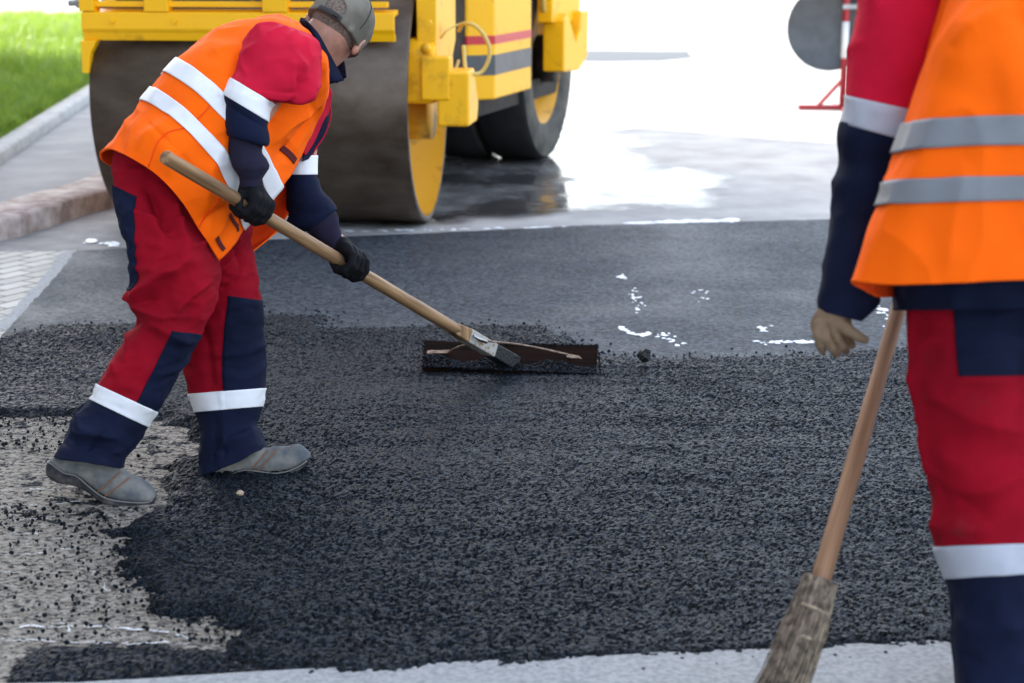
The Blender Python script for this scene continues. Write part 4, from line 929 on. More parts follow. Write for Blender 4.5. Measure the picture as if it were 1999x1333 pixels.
    # side panel and knee panels
    def panel(S_, edge, s_hi, t0, t1, nm='knee_panel'):
        # edge(t)->(s0,s1)
        K = 60; J = 24; V = []
        T = np.linspace(t0, t1, K); SS = []; TT = []
        for tv in T:
            a, b = edge((tv-t0)/(t1-t0)); SS.append(np.linspace(a, b, J)); TT.append(np.full(J, tv))
        V = S_.at(np.concatenate(SS), np.concatenate(TT), .0025); idx = np.arange(K*J).reshape(K, J); Qd = np.stack([idx[:-1, :-1], idx[:-1, 1:], idx[1:, 1:], idx[1:, :-1]], -1).reshape(-1, 4)
        o = obj(nm, np_mesh(V, Qd if S_.sign > 0 else Qd[:, ::-1]), M['navy']); solid(o, .003, 0); return keep(o, t)
    panel(SN, lambda u: (115+20*u+12*u*u, 196), 0, 1.95, 4.05, 'side_panel')
    panel(SN, lambda u: (-35, 74-4*u), 0, 5.0, 7.02)
    panel(SF, lambda u: (-40, 84+3*u), 0, 3.1, 6.02)
    # ---- shoes
    shoe(t, [(92, 908, 100, 897), (96, 925, 112, 888), (118, 938, 140, 886), (148, 943, 170, 888), (176, 955, 200, 893), (200, 972, 228, 905), (232, 983, 252, 923), (266, 986, 272, 932), (292, 986, 292, 944), (303, 975, 304, 960)],
         [(95, 902), (104, 897), (131, 914), (156, 921), (180, 940), (209, 960), (240, 967), (268, 970), (292, 972), (304, 970)], 4.70, [.020, .034, .040, .040, .042, .046, .050, .049, .040, .018])
    shoe(t, [(393, 922, 396, 905), (400, 933, 405, 880), (428, 937, 430, 872), (455, 938, 460, 868), (474, 927, 485, 862), (500, 928, 512, 874), (530, 929, 538, 871), (562, 924, 562, 871), (590, 911, 584, 867), (605, 895, 606, 884)],
         [(394, 914), (403, 924), (428, 923), (450, 921), (478, 910), (505, 911), (536, 914), (562, 911), (588, 902), (606, 891)], 4.93, [.022, .034, .038, .038, .038, .043, .048, .048, .038, .018])
    # ---- torso jacket
    TJ = [(225, 262, 440, 395, 5.05, .15), (262, 228, 478, 410, 5.07, .16), (305, 190, 505, 372, 5.13, .13), (360, 136, 545, 312, 5.19, .13), (415, 92, 588, 250, 5.25, .13), (480, 60, 622, 205, 5.27, .14), (545, 48, 634, 150, 5.25, .135), (592, 50, 640, 105, 5.25, .08)]
    ST = tube_surf(TJ, [((6, 6, 9), .006, 5, False)]); jk = tube_obj('jacket', ST, 0, 7, M['red'], t, -.004, 96, 90)
    # ---- vest
    def col(L): return [P(*q) for q in L]
    rows = [
     [(428, 509, 4.86), (394, 455, 4.80), (358, 398, 4.76), (308, 342, 4.76), (255, 308, 4.82), (213, 292, 4.94), (206, 318, 5.06), (300, 360, 5.24), (400, 430, 5.28), (468, 470, 5.24), (492, 497, 5.16)],
     [(460, 472, 4.90), (425, 408, 4.82), (386, 343, 4.78), (335, 282, 4.78), (288, 252, 4.84), (248, 240, 4.98), (250, 262, 5.14), (330, 320, 5.29), (420, 390, 5.33), (500, 440, 5.30), (528, 462, 5.22)],
     [(484, 440, 4.96), (457, 362, 4.86), (423, 301, 4.81), (386, 258, 4.80), (340, 216, 4.85), (291, 186, 5.0), (295, 210, 5.2), (370, 270, 5.33), (450, 340, 5.37), (530, 400, 5.35), (560, 424, 5.28)],
     [(540, 376, 5.04), (505, 300, 4.93), (470, 243, 4.86), (436, 204, 4.84), (391, 161, 4.88), (339, 130, 5.03), (345, 150, 5.24), (420, 215, 5.38), (500, 290, 5.42), (570, 350, 5.41), (588, 372, 5.34)],
     [(586, 312, 5.13), (548, 250, 5.02), (520, 190, 4.97), (478, 140, 4.93), (440, 106, 4.95), (401, 74, 5.08), (410, 100, 5.28), (470, 160, 5.41), (550, 230, 5.45), (596, 300, 5.44), (604, 325, 5.40)],
     [(616, 245, 5.18), (596, 205, 5.07), (560, 150, 5.01), (522, 105, 5.0), (492, 70, 5.02), (468, 44, 5.12), (480, 60, 5.30), (540, 130, 5.42), (600, 200, 5.46), (622, 250, 5.44), (620, 280, 5.40)],
     [(636, 205, 5.16), (640, 165, 5.07), (622, 112, 5.0), (580, 75, 5.03), (556, 48, 5.06), (536, 33, 5.15), (545, 42, 5.28), (590, 100, 5.40), (626, 160, 5.44), (636, 200, 5.42), (633, 225, 5.38)],
     [(640, 150, 5.18), (639, 128, 5.12), (630, 98, 5.07), (612, 68, 5.08), (596, 52, 5.11), (584, 44, 5.17), (590, 50, 5.26), (612, 85, 5.34), (632, 118, 5.38), (640, 150, 5.38), (639, 165, 5.36)]]
    ctrl = np.array([col(r) for r in rows])           # (t, s, 3)
    def vf(S, T):
        a = cr(ctrl, T); out = np.empty((len(S), 3))
        ns = a.shape[1]; S = np.clip(S, 0, ns-1-1e-9) if False else S
        i = np.clip(np.floor(S).astype(int), 0, ns-2); u = (S-i)[:, None]; k = np.arange(len(S))
        g = lambda j: a[k, np.clip(j, 0, ns-1)]
        p0, p1, p2, p3 = g(i-1), g(i), g(i+1), g(i+2); p0 = np.where((i == 0)[:, None], 2*p1-p2, p0); p3 = np.where((i == ns-2)[:, None], 2*p2-p1, p3)
        return .5*((2*p1)+(-p0+p2)*u+(2*p0-5*p1+4*p2-p3)*u*u+(-p0+3*p1-3*p2+p3)*u**3)
    vfold = [([(.3, 1.2), (1.4, 1.8), (2.6, 2.1)], .030, .010), ([(.1, 2.6), (1.2, 3.1)], .028, .010), ([(.1, 1.2), (1.0, .9), (1.7, .6)], .024, -.012), ([(3.3, .9), (4.2, 1.0), (5.2, .7)], .022, .016), ([(3.5, .5), (4.6, .45), (5.6, .35)], .016, -.012), ([(4.6, 3.9), (3.6, 4.3)], .03, .008), ([(1.5, 3.6), (.2, 3.9)], .03, .007),
             ([(2.2, 1.5), (3.3, 1.9), (4.2, 3.0)], .025, -.010), ([(5.0, 3.4), (5.8, 3.8)], .02, .008), ([(1.0, 2.2), (1.0, 3.2), (1.2, 4.2)], .008, -.003)]
    SV = Surf(vf, 1, [((6, 6, 8), .013, 21, False), ((10, 10, 8), .008, 24, True)], vfold)
    q = SV.at(np.array([3.]), np.array([2.])); q2 = vf(np.array([3.]), np.array([2.]))
    n = np.cross(vf(np.array([3.01]), np.array([2.]))-vf(np.array([2.99]), np.array([2.])), vf(np.array([3.]), np.array([2.01]))-vf(np.array([3.]), np.array([1.99])))[0]
    if n[1] > 0: SV.sign = -1
    V, Qd = SV.grid(0, 10, 0, 7, 260, 180, 0); vo = obj('safety_vest', np_mesh(V, Qd), [M['orange'], M['orange_in']]); solid(vo, .004, -1); sm = vo.modifiers[-1]; sm.material_offset = 1; sm.material_offset_rim = 0; keep(vo, t)
    def strip_(t0, t1, s0, s1, nm='reflective_band', off=.003, m='band'):
        V, Qd = SV.grid(s0, s1, t0, t1, 150, 12, off); o = obj(nm, np_mesh(V, Qd), M[m]); solid(o, .002, 1); o.parent = vo; o.matrix_parent_inverse = Matrix.Identity(4); return o
    strip_(1.78, 2.24, 0, 10); strip_(2.74, 3.20, 0, 10)
    strip_(-.0, .03, 0, 9.9, 'hem_binding', .0015, 'orange')
    for s_, a_, b_ in ((3.3, .02, 1.77), (3.3, 2.25, 2.73), (1.15, .02, 1.77), (1.15, 2.25, 2.73)): strip_(a_, b_, s_, s_+.03, 'seam', .0012, 'orange_in')
    for ts in (.30, 1.35, 3.75):
        for s_ in (.35, 9.55): strip_(ts, ts+.17, s_-.22, s_+.22, 'velcro_patch', .0015, 'velcro')
    # ---- jacket front edge and lapel, seen right of the vest
    def patch(name, ctl, m, th=.004, wob=.004, ns=40, par_=t):
        cc = np.array([[P(*q) for q in r] for r in ctl]); A = cr(cc, np.linspace(0, len(cc)-1, ns)); B = cr(A.transpose(1, 0, 2), np.linspace(0, A.shape[1]-1, ns)).transpose(1, 0, 2)
        V = B.reshape(-1, 3); V = V+np.array([0, 1, 0])*(wob*fbm(V*16, 2, 4))[:, None]; idx = np.arange(ns*ns).reshape(ns, ns); Qd = np.stack([idx[:-1, :-1], idx[:-1, 1:], idx[1:, 1:], idx[1:, :-1]], -1).reshape(-1, 4)
        o = obj(name, np_mesh(V, Qd), m); solid(o, th, 0); return keep(o, par_)
    patch('lapel', [[(630, 150, 5.25), (642, 168, 5.29), (648, 182, 5.33)], [(628, 190, 5.27), (636, 200, 5.31), (642, 215, 5.36)], [(610, 250, 5.27), (620, 260, 5.33), (630, 255, 5.38)], [(592, 300, 5.26), (600, 305, 5.32), (612, 300, 5.38)]], M['red'])
    patch('jacket_front', [[(632, 205, 5.34), (640, 196, 5.36), (645, 210, 5.40)], [(620, 240, 5.32), (636, 240, 5.36), (644, 235, 5.42)], [(600, 280, 5.3), (622, 278, 5.35), (634, 266, 5.42)], [(590, 315, 5.27), (604, 308, 5.33), (614, 296, 5.42)]], M['navy'])
    keep(MB().tube(list(cr(np.array([P(641, 197, 5.36), P(646, 215, 5.37), P(643, 238, 5.37), P(632, 266, 5.36), P(612, 296, 5.33)]), np.linspace(0, 4, 30))), .0022, 8).build('piping', M['red'], None, True), t)
    # collar wraps the neck
    patch('collar', [[(588, 34, 5.22), (600, 42, 5.16), (618, 62, 5.13), (640, 100, 5.15), (671, 157, 5.20)], [(586, 42, 5.23), (603, 54, 5.15), (620, 84, 5.11), (631, 125, 5.12), (652, 161, 5.17)], [(588, 50, 5.24), (608, 68, 5.16), (622, 105, 5.13), (630, 145, 5.14), (634, 165, 5.17)]], M['navy'], .005, .003)
    patch('collar', [[(590, 34, 5.22), (606, 40, 5.36), (640, 70, 5.42), (668, 110, 5.40), (676, 150, 5.36)], [(588, 46, 5.24), (606, 56, 5.38), (636, 90, 5.44), (655, 130, 5.42), (656, 162, 5.38)]], M['navy'], .005, .002)
    # ---- sleeves
    AR = [(560, 50, 606, 66, 5.06, .03), (518, 44, 624, 84, 5.03, .085), (488, 60, 626, 114, 5.00, .105), (471, 94, 626, 158, 4.965, .112), (463, 130, 602, 200, 4.93, .105), (453, 153, 537, 203, 4.89, .088), (438, 185, 524, 238, 4.865, .080), (440, 205, 523, 254, 4.86, .072)]
    afold = [([(3.1, 62), (3.8, 48), (4.6, 30), (5.0, 22)], .010, -.014), ([(2.6, 75), (3.4, 62), (4.2, 42)], .012, .010), ([(.6, 100), (1.2, 110), (1.9, 112)], .007, .006), ([(.6, 78), (1.1, 84), (1.7, 82)], .007, .006), ([(.7, 125), (1.4, 140), (2.3, 150)], .008, .007), ([(3.0, 165), (3.8, 140), (4.5, 120)], .009, .007), ([(.8, 55), (1.5, 50), (2.2, 40)], .008, .006), ([(1.3, 150), (2.3, 120), (3.4, 150)], .016, .010), ([(1.2, 60), (2.2, 70), (3.0, 40)], .018, .010), ([(3.0, 40), (3.9, 55), (4.8, 90)], .016, -.013), ([(3.4, 20), (4.3, 35), (5.0, 60)], .015, .014), ([(1.5, 165), (2.6, 168), (3.6, 160)], .013, -.010), ([(3.7, 150), (4.4, 120)], .013, .008)]
    SA = tube_surf(AR, [((8, 8, 12), .009, 31, True), ((22, 22, 22), .003, 34, True), ((5, 5, 5), .008, 33, False)], [(a_, b_, c_*1.5) for a_, b_, c_ in afold])
    sl1 = tube_obj('sleeve', SA, 0, 6, M['red'], t, 0, 110, 110); tube_obj('navy_sleeve', SA, 5.95, 7, M['navy'], t, -.002, 96, 20)
    V, Qd = SA.grid(0, 360, 5.0, 6.0, 110, 14, .0035, True); o = obj('reflective_band', np_mesh(V, Qd), M['band']); solid(o, .003, 0); keep(o, t)
    CR_ = [(441, 200, 523, 252, 4.86, .070), (439, 222, 526, 266, 4.86, .080), (440, 248, 526, 278, 4.86, .083), (443, 264, 521, 286, 4.86, .078), (450, 262, 514, 282, 4.86, .062)]
    tube_obj('rolled_cuff', tube_surf(CR_, [((16, 16, 20), .004, 41, True)], [([(1.6, 175), (2.2, 90), (2.4, 10)], .008, .004)]), 0, 4, M['navy'], t, 0, 90, 40)
    IR = [(448, 255, 516, 275, 4.86, .058), (446, 285, 511, 296, 4.85, .056), (450, 308, 521, 312, 4.84, .056), (456, 328, 525, 326, 4.835, .055), (466, 344, 516, 342, 4.83, .044), (468, 352, 512, 350, 4.83, .038), (469, 366, 511, 364, 4.83, .037)]
    tube_obj('knit_sleeve', tube_surf(IR, [((14, 14, 22), .006, 43, True)], [([(2.6, 160), (3.1, 90), (2.7, 10)], .012, .008), ([(3.7, 150), (3.9, 80), (3.6, 20)], .008, -.006)]), 0, 6, M['knit'], t, 0, 80, 60)
    # far arm
    FR = [(560, 215, 626, 205, 5.42, .075), (560, 262, 622, 262, 5.40, .075), (560, 303, 618, 303, 5.38, .07), (560, 341, 618, 341, 5.36, .068), (560, 365, 622, 362, 5.35, .066)]
    SFm = tube_surf(FR, [((14, 14, 16), .004, 51, True)]); tube_obj('sleeve', SFm, 0, 2.02, M['red'], t, 0, 80, 50); tube_obj('navy_sleeve', SFm, 2.98, 4, M['navy'], t, 0, 80, 20)
    V, Qd = SFm.grid(0, 360, 2, 3, 80, 12, .003, True); o = obj('reflective_band', np_mesh(V, Qd), M['band']); solid(o, .003, 0); keep(o, t)
    F2 = [(559, 350, 621, 348, 5.355, .066), (560, 380, 629, 372, 5.34, .068), (560, 412, 645, 388, 5.33, .070), (566, 446, 657, 406, 5.32, .070), (600, 452, 652, 414, 5.315, .056)]
    tube_obj('rolled_cuff', tube_surf(F2, [((14, 14, 18), .004, 53, True)], [([(1.0, 150), (1.8, 90), (2.9, 20)], .014, .010), ([(2.0, 130), (2.8, 60)], .012, -.008)]), 0, 4, M['navy'], t, 0, 90, 50)
    F3 = [(585, 440, 650, 404, 5.32, .050), (604, 456, 660, 424, 5.31, .050), (622, 470, 662, 440, 5.30, .042), (636, 480, 666, 454, 5.29, .036), (649, 489, 671, 467, 5.285, .032)]
    tube_obj('knit_sleeve', tube_surf(F3, [((18, 18, 18), .005, 55, True)], [([(.9, 120), (1.2, 40)], .010, .008), ([(2.0, 130), (2.3, 30)], .008, -.006)]), 0, 4, M['knit'], t, 0, 70, 40)
    # ---- head and body
    cen = P(655, 60, 5.27); E = nrm([.80, -.30, -.44]); U0 = np.array([.34, .52, .78]); U = nrm(U0-E*(U0@E)); Fw = nrm(np.cross(U, E)); hf, HL, Rm = head_fn(cen, E, U, Fw, P(600, 100, 5.24))
    sh1 = P(560, 120, 5.05); el1 = P(482, 252, 4.87); wr1 = P(491, 362, 4.83); sh2 = P(600, 190, 5.40); el2 = P(592, 385, 5.34); wr2 = P(668, 484, 5.28)
    hip1 = P(320, 360, 4.98); hip2 = P(400, 380, 5.12); kn1 = P(325, 640, 4.84); kn2 = P(440, 680, 5.06); an1 = P(180, 880, 4.73); an2 = P(445, 890, 4.98); ch = P(545, 165, 5.22); pv_ = P(355, 320, 5.06)
    hand1 = P(492, 395, 4.83); hand2 = P(690, 510, 5.27)
    def body_fn(Q):
        d = hf(Q)
        d = smin(d, rcone(Q, ch, pv_, .13, .125), .05); d = smin(d, rcone(Q, P(600, 100, 5.24), ch, .062, .09), .04)
        for a, b, r1, r2 in ((sh1, el1, .052, .040), (el1, wr1, .040, .027), (wr1, hand1, .026, .024), (sh2, el2, .040, .032), (el2, wr2, .032, .024), (wr2, hand2, .026, .02), (hip1, kn1, .085, .058), (kn1, an1, .055, .036), (hip2, kn2, .085, .058), (kn2, an2, .055, .036), (an1, P(260, 960, 4.70), .034, .024), (an2, P(560, 900, 4.93), .034, .024), (ch, sh1, .09, .055), (ch, sh2, .09, .055), (pv_, hip1, .12, .085), (pv_, hip2, .12, .085)):
            d = smin(d, rcone(Q, a, b, r1, r2), .02)
        return d
    lo = np.min([an1, an2, hip1, wr1, P(92, 980, 4.7)], 0)-.08; hi = np.max([HL(0, 0, .14), sh2, el2, HL(.1, .1, 0), hand2], 0)+.1; lo[1] = 4.5; hi[1] = 5.62
    sdf_obj('body', body_fn, lo, hi, .0055, M['skin'], t)
    # hair fringe under the cap
    def hair_fn(Q):
        d = ell(Q, HL(0, -.012, .022), (.0795, .1005, .091), Rm); q = Q-cen
        zl = q@U; yl = q@Fw; return np.maximum(np.maximum(d, -(zl+.034)+yl*.3), yl-.03)
    sdf_obj('hair', hair_fn, cen-.16, cen+.16, .0045, M['hair'], t)
    # cap
    cc = HL(0, -.004, .036); up2 = nrm(U+Fw*.0)
    def cap_fn(Q):
        d = ell(Q-np.minimum((Q-cc)@U, 0)[:, None]*U, cc, (.094, .112, .098), Rm); q = Q-cc; zl = q@U; yl = q@Fw; xl = q@E
        d = d+.0016*np.cos(np.arctan2(xl, yl)*6)*0-.0022*np.exp(-((np.abs(np.sin(np.arctan2(xl, yl)*3))*.09)/.006)**2)*0
        d = np.maximum(d, -(zl+.050))
        hole = ell(Q, HL(0, -.118, .018), (.032, .05, .027), Rm); d = np.maximum(d, -hole)
        d = d + .003*fbm(Q*22, 2, 61)
        brim = np.maximum(np.maximum(ell(Q, HL(0, .10, .028), (.078, .10, .03), Rm), np.abs(zl+.040+yl*.06)-.004), -yl+.02); return smin(d, brim, .004)
    cp1 = sdf_obj('cap', cap_fn, cen-.25, cen+.25, .004, M['cap'], t)
    def arc(r, z, a0, a1, n=24): return [HL(r[0]*math.sin(a), -.004-r[1]*math.cos(a), z) for a in np.linspace(a0, a1, n)]
    mbs = MB(); A1 = arc((.0955, .1135), -.010, -.42, .42); v = []
    for q in A1:
        o_ = nrm(q-cc); v += [q+U*.010+o_*.002, q-U*.010+o_*.002, q-U*.010-o_*.002, q+U*.010-o_*.002]
    f = [(4*k+j, 4*k+4+j, 4*k+4+(j+1) % 4, 4*k+(j+1) % 4) for k in range(len(A1)-1) for j in range(4)]
    mbs.add(v, f); st = keep(mbs.build('strap', M['cap_dark'], None, True), t)
    q = HL(.022, -.114, -.010); keep(MB().tube([q-E*.008, q+E*.008], .009, 4).build('buckle', M['dark_int'], None), t)
    # seams of the cap
    for a in (-2.1, -1.05, 0, 1.05, 2.1, 3.14):
        L_ = []
        for b in np.linspace(.0, 1.75, 20):
            dv = E*math.sin(b)*math.sin(a)*.0955+(-Fw)*math.sin(b)*math.cos(a)*.1135+U*math.cos(b)*.0995
            if (dv@U) > -.02 and not (a == 0 and (dv@U) < .035): L_.append(cc+dv)
        keep(MB().tube(L_, .0013, 6).build('seam', M['cap_dark'], None, True), t)
    keep(MB().lathe([(0, .009), (.004, .008), (.006, .001)], 14, 'z').build('cap_button', M['cap'], None, True), t).matrix_world = Matrix.Translation(tuple(cc+U*.097)) @ Vector(U).to_track_quat('Z', 'Y').to_matrix().to_4x4()
    # ---- gloves
    H1 = hpt(490); W1 = P(491, 362, 4.83)
    fn1, lo1, hi1 = hand_grip(H1, hd, np.array([.12, -.95, .25]), W1+np.array([0, .006, 0]), (-.040, .034), .020, 1, -42, 200, .0125, [W1+np.array([.005, .01, -.02]), H1+np.array([.03, .03, .035]), H1+np.array([.015, .045, .012]), H1+np.array([-.02, .04, -.02])])
    # choose the turn so the fingers close downward
    e1 = nrm(np.array([.12, -.95, .25])-hd*(np.array([.12, -.95, .25])@hd)); e2 = np.cross(hd, e1); turn = 1 if e2[2] < 0 else -1
    fn1, lo1, hi1 = hand_grip(H1, hd, e1, W1+np.array([0, .006, 0]), (-.042, .034), .020, turn, -42, 200, .0125, [W1+np.array([-.012, .012, -.02]), H1-hd*.035+np.array([0, .02, .038]), H1-hd*.055+np.array([0, .0, .012]), H1-hd*.060+np.array([0, -.012, -.022])])
    sdf_obj('glove', lambda Q: smin(fn1(Q), rcone(Q, W1+np.array([0, 0, .02]), W1+(H1-W1)*.4, .030, .033), .012)+.0012*fbm(Q*90, 2, 5), lo1, hi1+.02, .0032, M['glove'], t)
    H2 = hpt(686); W2 = P(669, 482, 5.275); e1 = nrm(np.array([.45, .70, .45])-hd*(np.array([.45, .7, .45])@hd)); e2 = np.cross(hd, e1); turn = 1 if e2[2] < 0 else -1
    fn2, lo2, hi2 = hand_grip(H2+hd*-.004, hd, e1, W2, (-.052, .034), .021, turn, 0, 262, .0125, [W2+np.array([.02, .02, -.01]), H2+hd*.048+np.array([.0, .02, .038]), H2+hd*.058+np.array([0, -.022, .018]), H2+hd*.054+np.array([0, -.036, -.014])])
    sdf_obj('glove', lambda Q: smin(fn2(Q), rcone(Q, W2+nrm(W2-H2)*.006, W2+(H2-W2)*.4, .027, .032), .012)+.0012*fbm(Q*90, 2, 6), lo2-.01, hi2+.02, .0032, M['glove'], t)
worker1(); YS[0] = 1.0
# ------------------------------------------------------------------ worker at the right, seen from behind
def worker2():
    t = thing('person', 'standing worker at the right edge seen from behind, in orange vest with two grey bands', 'person', tuple(G(2010, 1490)))
    NZ = [((8, 8, 11), .014, 63, True), ((4, 4, 5), .010, 65, False)]
    LR = [(1790, 420, 2030, 420, 3.36, .10), (1779, 520, 2015, 520, 3.355, .10), (1774, 600, 2005, 600, 3.34, .115), (1785, 720, 2000, 720, 3.31, .13), (1800, 820, 2005, 815, 3.30, .12), (1820, 930, 2010, 925, 3.29, .11), (1834, 1066, 2020, 1060, 3.27, .10), (1848, 1130, 2022, 1118, 3.265, .098),
          (1864, 1190, 2030, 1180, 3.26, .098), (1860, 1270, 2035, 1260, 3.25, .10), (1870, 1350, 2042, 1345, 3.24, .105), (1868, 1440, 2050, 1430, 3.23, .108)]
    RR = [(r[0]+235, r[1], r[2]+240, r[3], r[4]+.02, r[5]) for r in LR]
    fl = [([(3.2, 160), (3.9, 110), (4.3, 60)], .03, .012), ([(4.4, 165), (4.9, 110)], .03, .012), ([(5.2, 150), (5.7, 90)], .025, -.010), ([(2.2, 172), (4.0, 170), (5.8, 172)], .012, .008), ([(8.0, 175), (8.6, 120), (8.4, 60)], .025, .014), ([(9.0, 170), (9.5, 110)], .022, -.012), ([(9.6, 160), (10.2, 100)], .022, .012)]
    for nm, RG in (('trousers', LR), ('trouser_leg', RR)):
        S_ = tube_surf(RG, NZ, fl); tube_obj(nm, S_, 0, 7, M['red_tr'], t, 0, 110, 130)
        tube_obj('trouser_cuff', S_, 6.95, 11, M['navy'], t, 0, 110, 60)
        V, Qd = S_.grid(0, 360, 6, 7, 110, 14, .0035, True); o = obj('reflective_band', np_mesh(V, Qd), M['band_sleeve']); solid(o, .003, 0); keep(o, t)
        if RG is LR: K = (116, 20)
        else: K = (150, 70)
        V, Qd = S_.grid(K[1], K[0], 1.9, 3.12, 50, 40, .003); o = obj('back_pocket', np_mesh(V, Qd), M['navy']); solid(o, .004, 0); keep(o, t)
    # jacket
    TJ = [(1752, 606, 2250, 600, 3.36, .245), (1748, 540, 2255, 535, 3.36, .23), (1760, 440, 2250, 430, 3.37, .17), (1780, 300, 2240, 290, 3.38, .165), (1790, 150, 2225, 140, 3.42, .15), (1800, 20, 2190, 10, 3.44, .13), (1830, -100, 2170, -110, 3.46, .10), (1910, -170, 2110, -175, 3.46, .08)]
    ST = tube_surf(TJ, NZ); tube_obj('jacket', ST, 0, 7, M['navy'], t, 0, 120, 90)
    # vest: flares left over the arm
    rows = [
     [(1775, 560, 3.52), (1742, 578, 3.40), (1712, 578, 3.30), (1659, 550, 3.20), (1740, 556, 3.11), (1860, 552, 3.08), (2000, 547, 3.07), (2150, 548, 3.10), (2290, 560, 3.2), (2310, 560, 3.4), (2200, 560, 3.56)],
     [(1790, 480, 3.52), (1755, 480, 3.42), (1722, 478, 3.32), (1692, 462, 3.21), (1760, 462, 3.12), (1870, 458, 3.09), (2000, 455, 3.08), (2150, 455, 3.11), (2275, 460, 3.2), (2300, 460, 3.4), (2200, 460, 3.57)],
     [(1800, 385, 3.52), (1770, 385, 3.43), (1745, 385, 3.33), (1722, 383, 3.22), (1780, 376, 3.13), (1880, 371, 3.10), (2000, 368, 3.09), (2150, 368, 3.12), (2270, 370, 3.2), (2290, 370, 3.4), (2200, 370, 3.57)],
     [(1810, 275, 3.52), (1790, 275, 3.44), (1775, 274, 3.34), (1762, 273, 3.24), (1810, 263, 3.15), (1890, 256, 3.12), (2000, 253, 3.10), (2150, 253, 3.13), (2260, 255, 3.2), (2285, 255, 3.4), (2200, 255, 3.57)],
     [(1830, 130, 3.54), (1815, 130, 3.46), (1806, 130, 3.36), (1804, 130, 3.27), (1840, 125, 3.18), (1905, 120, 3.14), (2000, 118, 3.12), (2140, 118, 3.14), (2240, 120, 3.22), (2260, 120, 3.4), (2190, 120, 3.58)],
     [(1860, -10, 3.56), (1850, -10, 3.48), (1846, -10, 3.38), (1852, -10, 3.30), (1880, -10, 3.22), (1930, -10, 3.18), (2000, -10, 3.16), (2110, -10, 3.18), (2190, -10, 3.26), (2210, -10, 3.42), (2170, -10, 3.58)],
     [(1900, -150, 3.56), (1885, -150, 3.50), (1880, -150, 3.42), (1890, -152, 3.35), (1920, -158, 3.30), (1960, -164, 3.27), (2010, -166, 3.26), (2070, -164, 3.28), (2130, -155, 3.34), (2150, -150, 3.45), (2130, -150, 3.55)]]
    ctrl = np.array([[P(*q) for q in r] for r in rows])
    def vf(S, T):
        a = cr(ctrl, T); ns = a.shape[1]; i = np.clip(np.floor(S).astype(int), 0, ns-2); u = (S-i)[:, None]; k = np.arange(len(S)); g = lambda j: a[k, np.clip(j, 0, ns-1)]
        p0, p1, p2, p3 = g(i-1), g(i), g(i+1), g(i+2); p0 = np.where((i == 0)[:, None], 2*p1-p2, p0); p3 = np.where((i == ns-2)[:, None], 2*p2-p1, p3)
        return .5*((2*p1)+(-p0+p2)*u+(2*p0-5*p1+4*p2-p3)*u*u+(-p0+3*p1-3*p2+p3)*u**3)
    SV = Surf(vf, 1, [((5, 5, 3), .014, 71, False), ((9, 9, 4), .010, 73, True)], [([(4.9, 5.8), (4.5, 4.8), (4.2, 4.3)], .03, .016), ([(4.3, 6.6), (4.8, 5.6)], .03, -.012), ([(0, 4.9), (1.3, 4.9), (2.6, 5.0)], .03, .008), ([(.0, 6.2), (1.2, 6.0)], .03, -.008)])
    n = np.cross(vf(np.array([6.01]), np.array([2.]))-vf(np.array([5.99]), np.array([2.])), vf(np.array([6.]), np.array([2.01]))-vf(np.array([6.]), np.array([1.99])))[0]
    if n[1] > 0: SV.sign = -1
    V, Qd = SV.grid(0, 10, 0, 6, 220, 150, 0); vo = obj('safety_vest', np_mesh(V, Qd), [M['orange'], M['orange_in']]); solid(vo, .005, -1); sm = vo.modifiers[-1]; sm.material_offset = 1; sm.material_offset_rim = 0; keep(vo, t)
    for a, b in ((1.76, 2.24), (2.76, 3.22)):
        V, Qd = SV.grid(0, 10, a, b, 180, 10, .004); o = obj('reflective_band', np_mesh(V, Qd), M['band_grey']); solid(o, .002, 1); o.parent = vo
    # left sleeve
    AR = [(1740, -130, 1890, -60, 3.46, .08), (1690, -60, 1870, -20, 3.46, .09), (1672, 20, 1852, 60, 3.46, .092), (1661, 100, 1825, 140, 3.46, .088), (1652, 186, 1800, 218, 3.46, .083), (1643, 240, 1780, 278, 3.46, .080)]
    S1 = tube_surf(AR, NZ, [([(1.5, 60), (3.0, 80)], .02, .008)]); tube_obj('sleeve', S1, 0, 4.02, M['red'], t, 0, 90, 70)
    V, Qd = S1.grid(0, 360, 4, 5, 90, 12, .0035, True); o = obj('reflective_band', np_mesh(V, Qd), M['band_sleeve']); solid(o, .003, 0); keep(o, t)
    AN = [(1641, 236, 1780, 272, 3.46, .078), (1634, 270, 1770, 300, 3.46, .078), (1638, 318, 1760, 340, 3.46, .074), (1627, 360, 1745, 380, 3.455, .072), (1622, 420, 1725, 430, 3.45, .068), (1612, 490, 1712, 500, 3.44, .062), (1601, 560, 1712, 560, 3.43, .058), (1596, 585, 1716, 592, 3.43, .052), (1597, 606, 1680, 627, 3.425, .040)]
    tube_obj('navy_sleeve', tube_surf(AN, NZ, [([(1.6, 170), (2.1, 110)], .018, -.010), ([(2.6, 172), (3.0, 110)], .018, .010), ([(6.6, 150), (7.2, 60)], .016, .008)]), 0, 8, M['navy'], t, 0, 90, 90)
    # right arm in front of the body, holding the broom
    sh = P(2240, -60, 3.45); el = P(2290, 260, 3.60); wr = P(1990, 420, 3.80)
    BH = P(1935, 120, 3.86)
    el_ = sh+(el-sh)*.62; sh_ = sh+np.array([-.02, .07, -.02])
    sdf_obj('sleeve', lambda Q: rcone(Q, sh_, el_, .074, .066)+.004*fbm(Q*14, 2, 8), np.minimum(sh_, el_)-.1, np.maximum(sh_, el_)+.1, .008, M['red'], t)
    def sl_(Q): return smin(rcone(Q, el_, el, .070, .062), rcone(Q, el, wr, .060, .042), .02)+.004*fbm(Q*14, 2, 9)
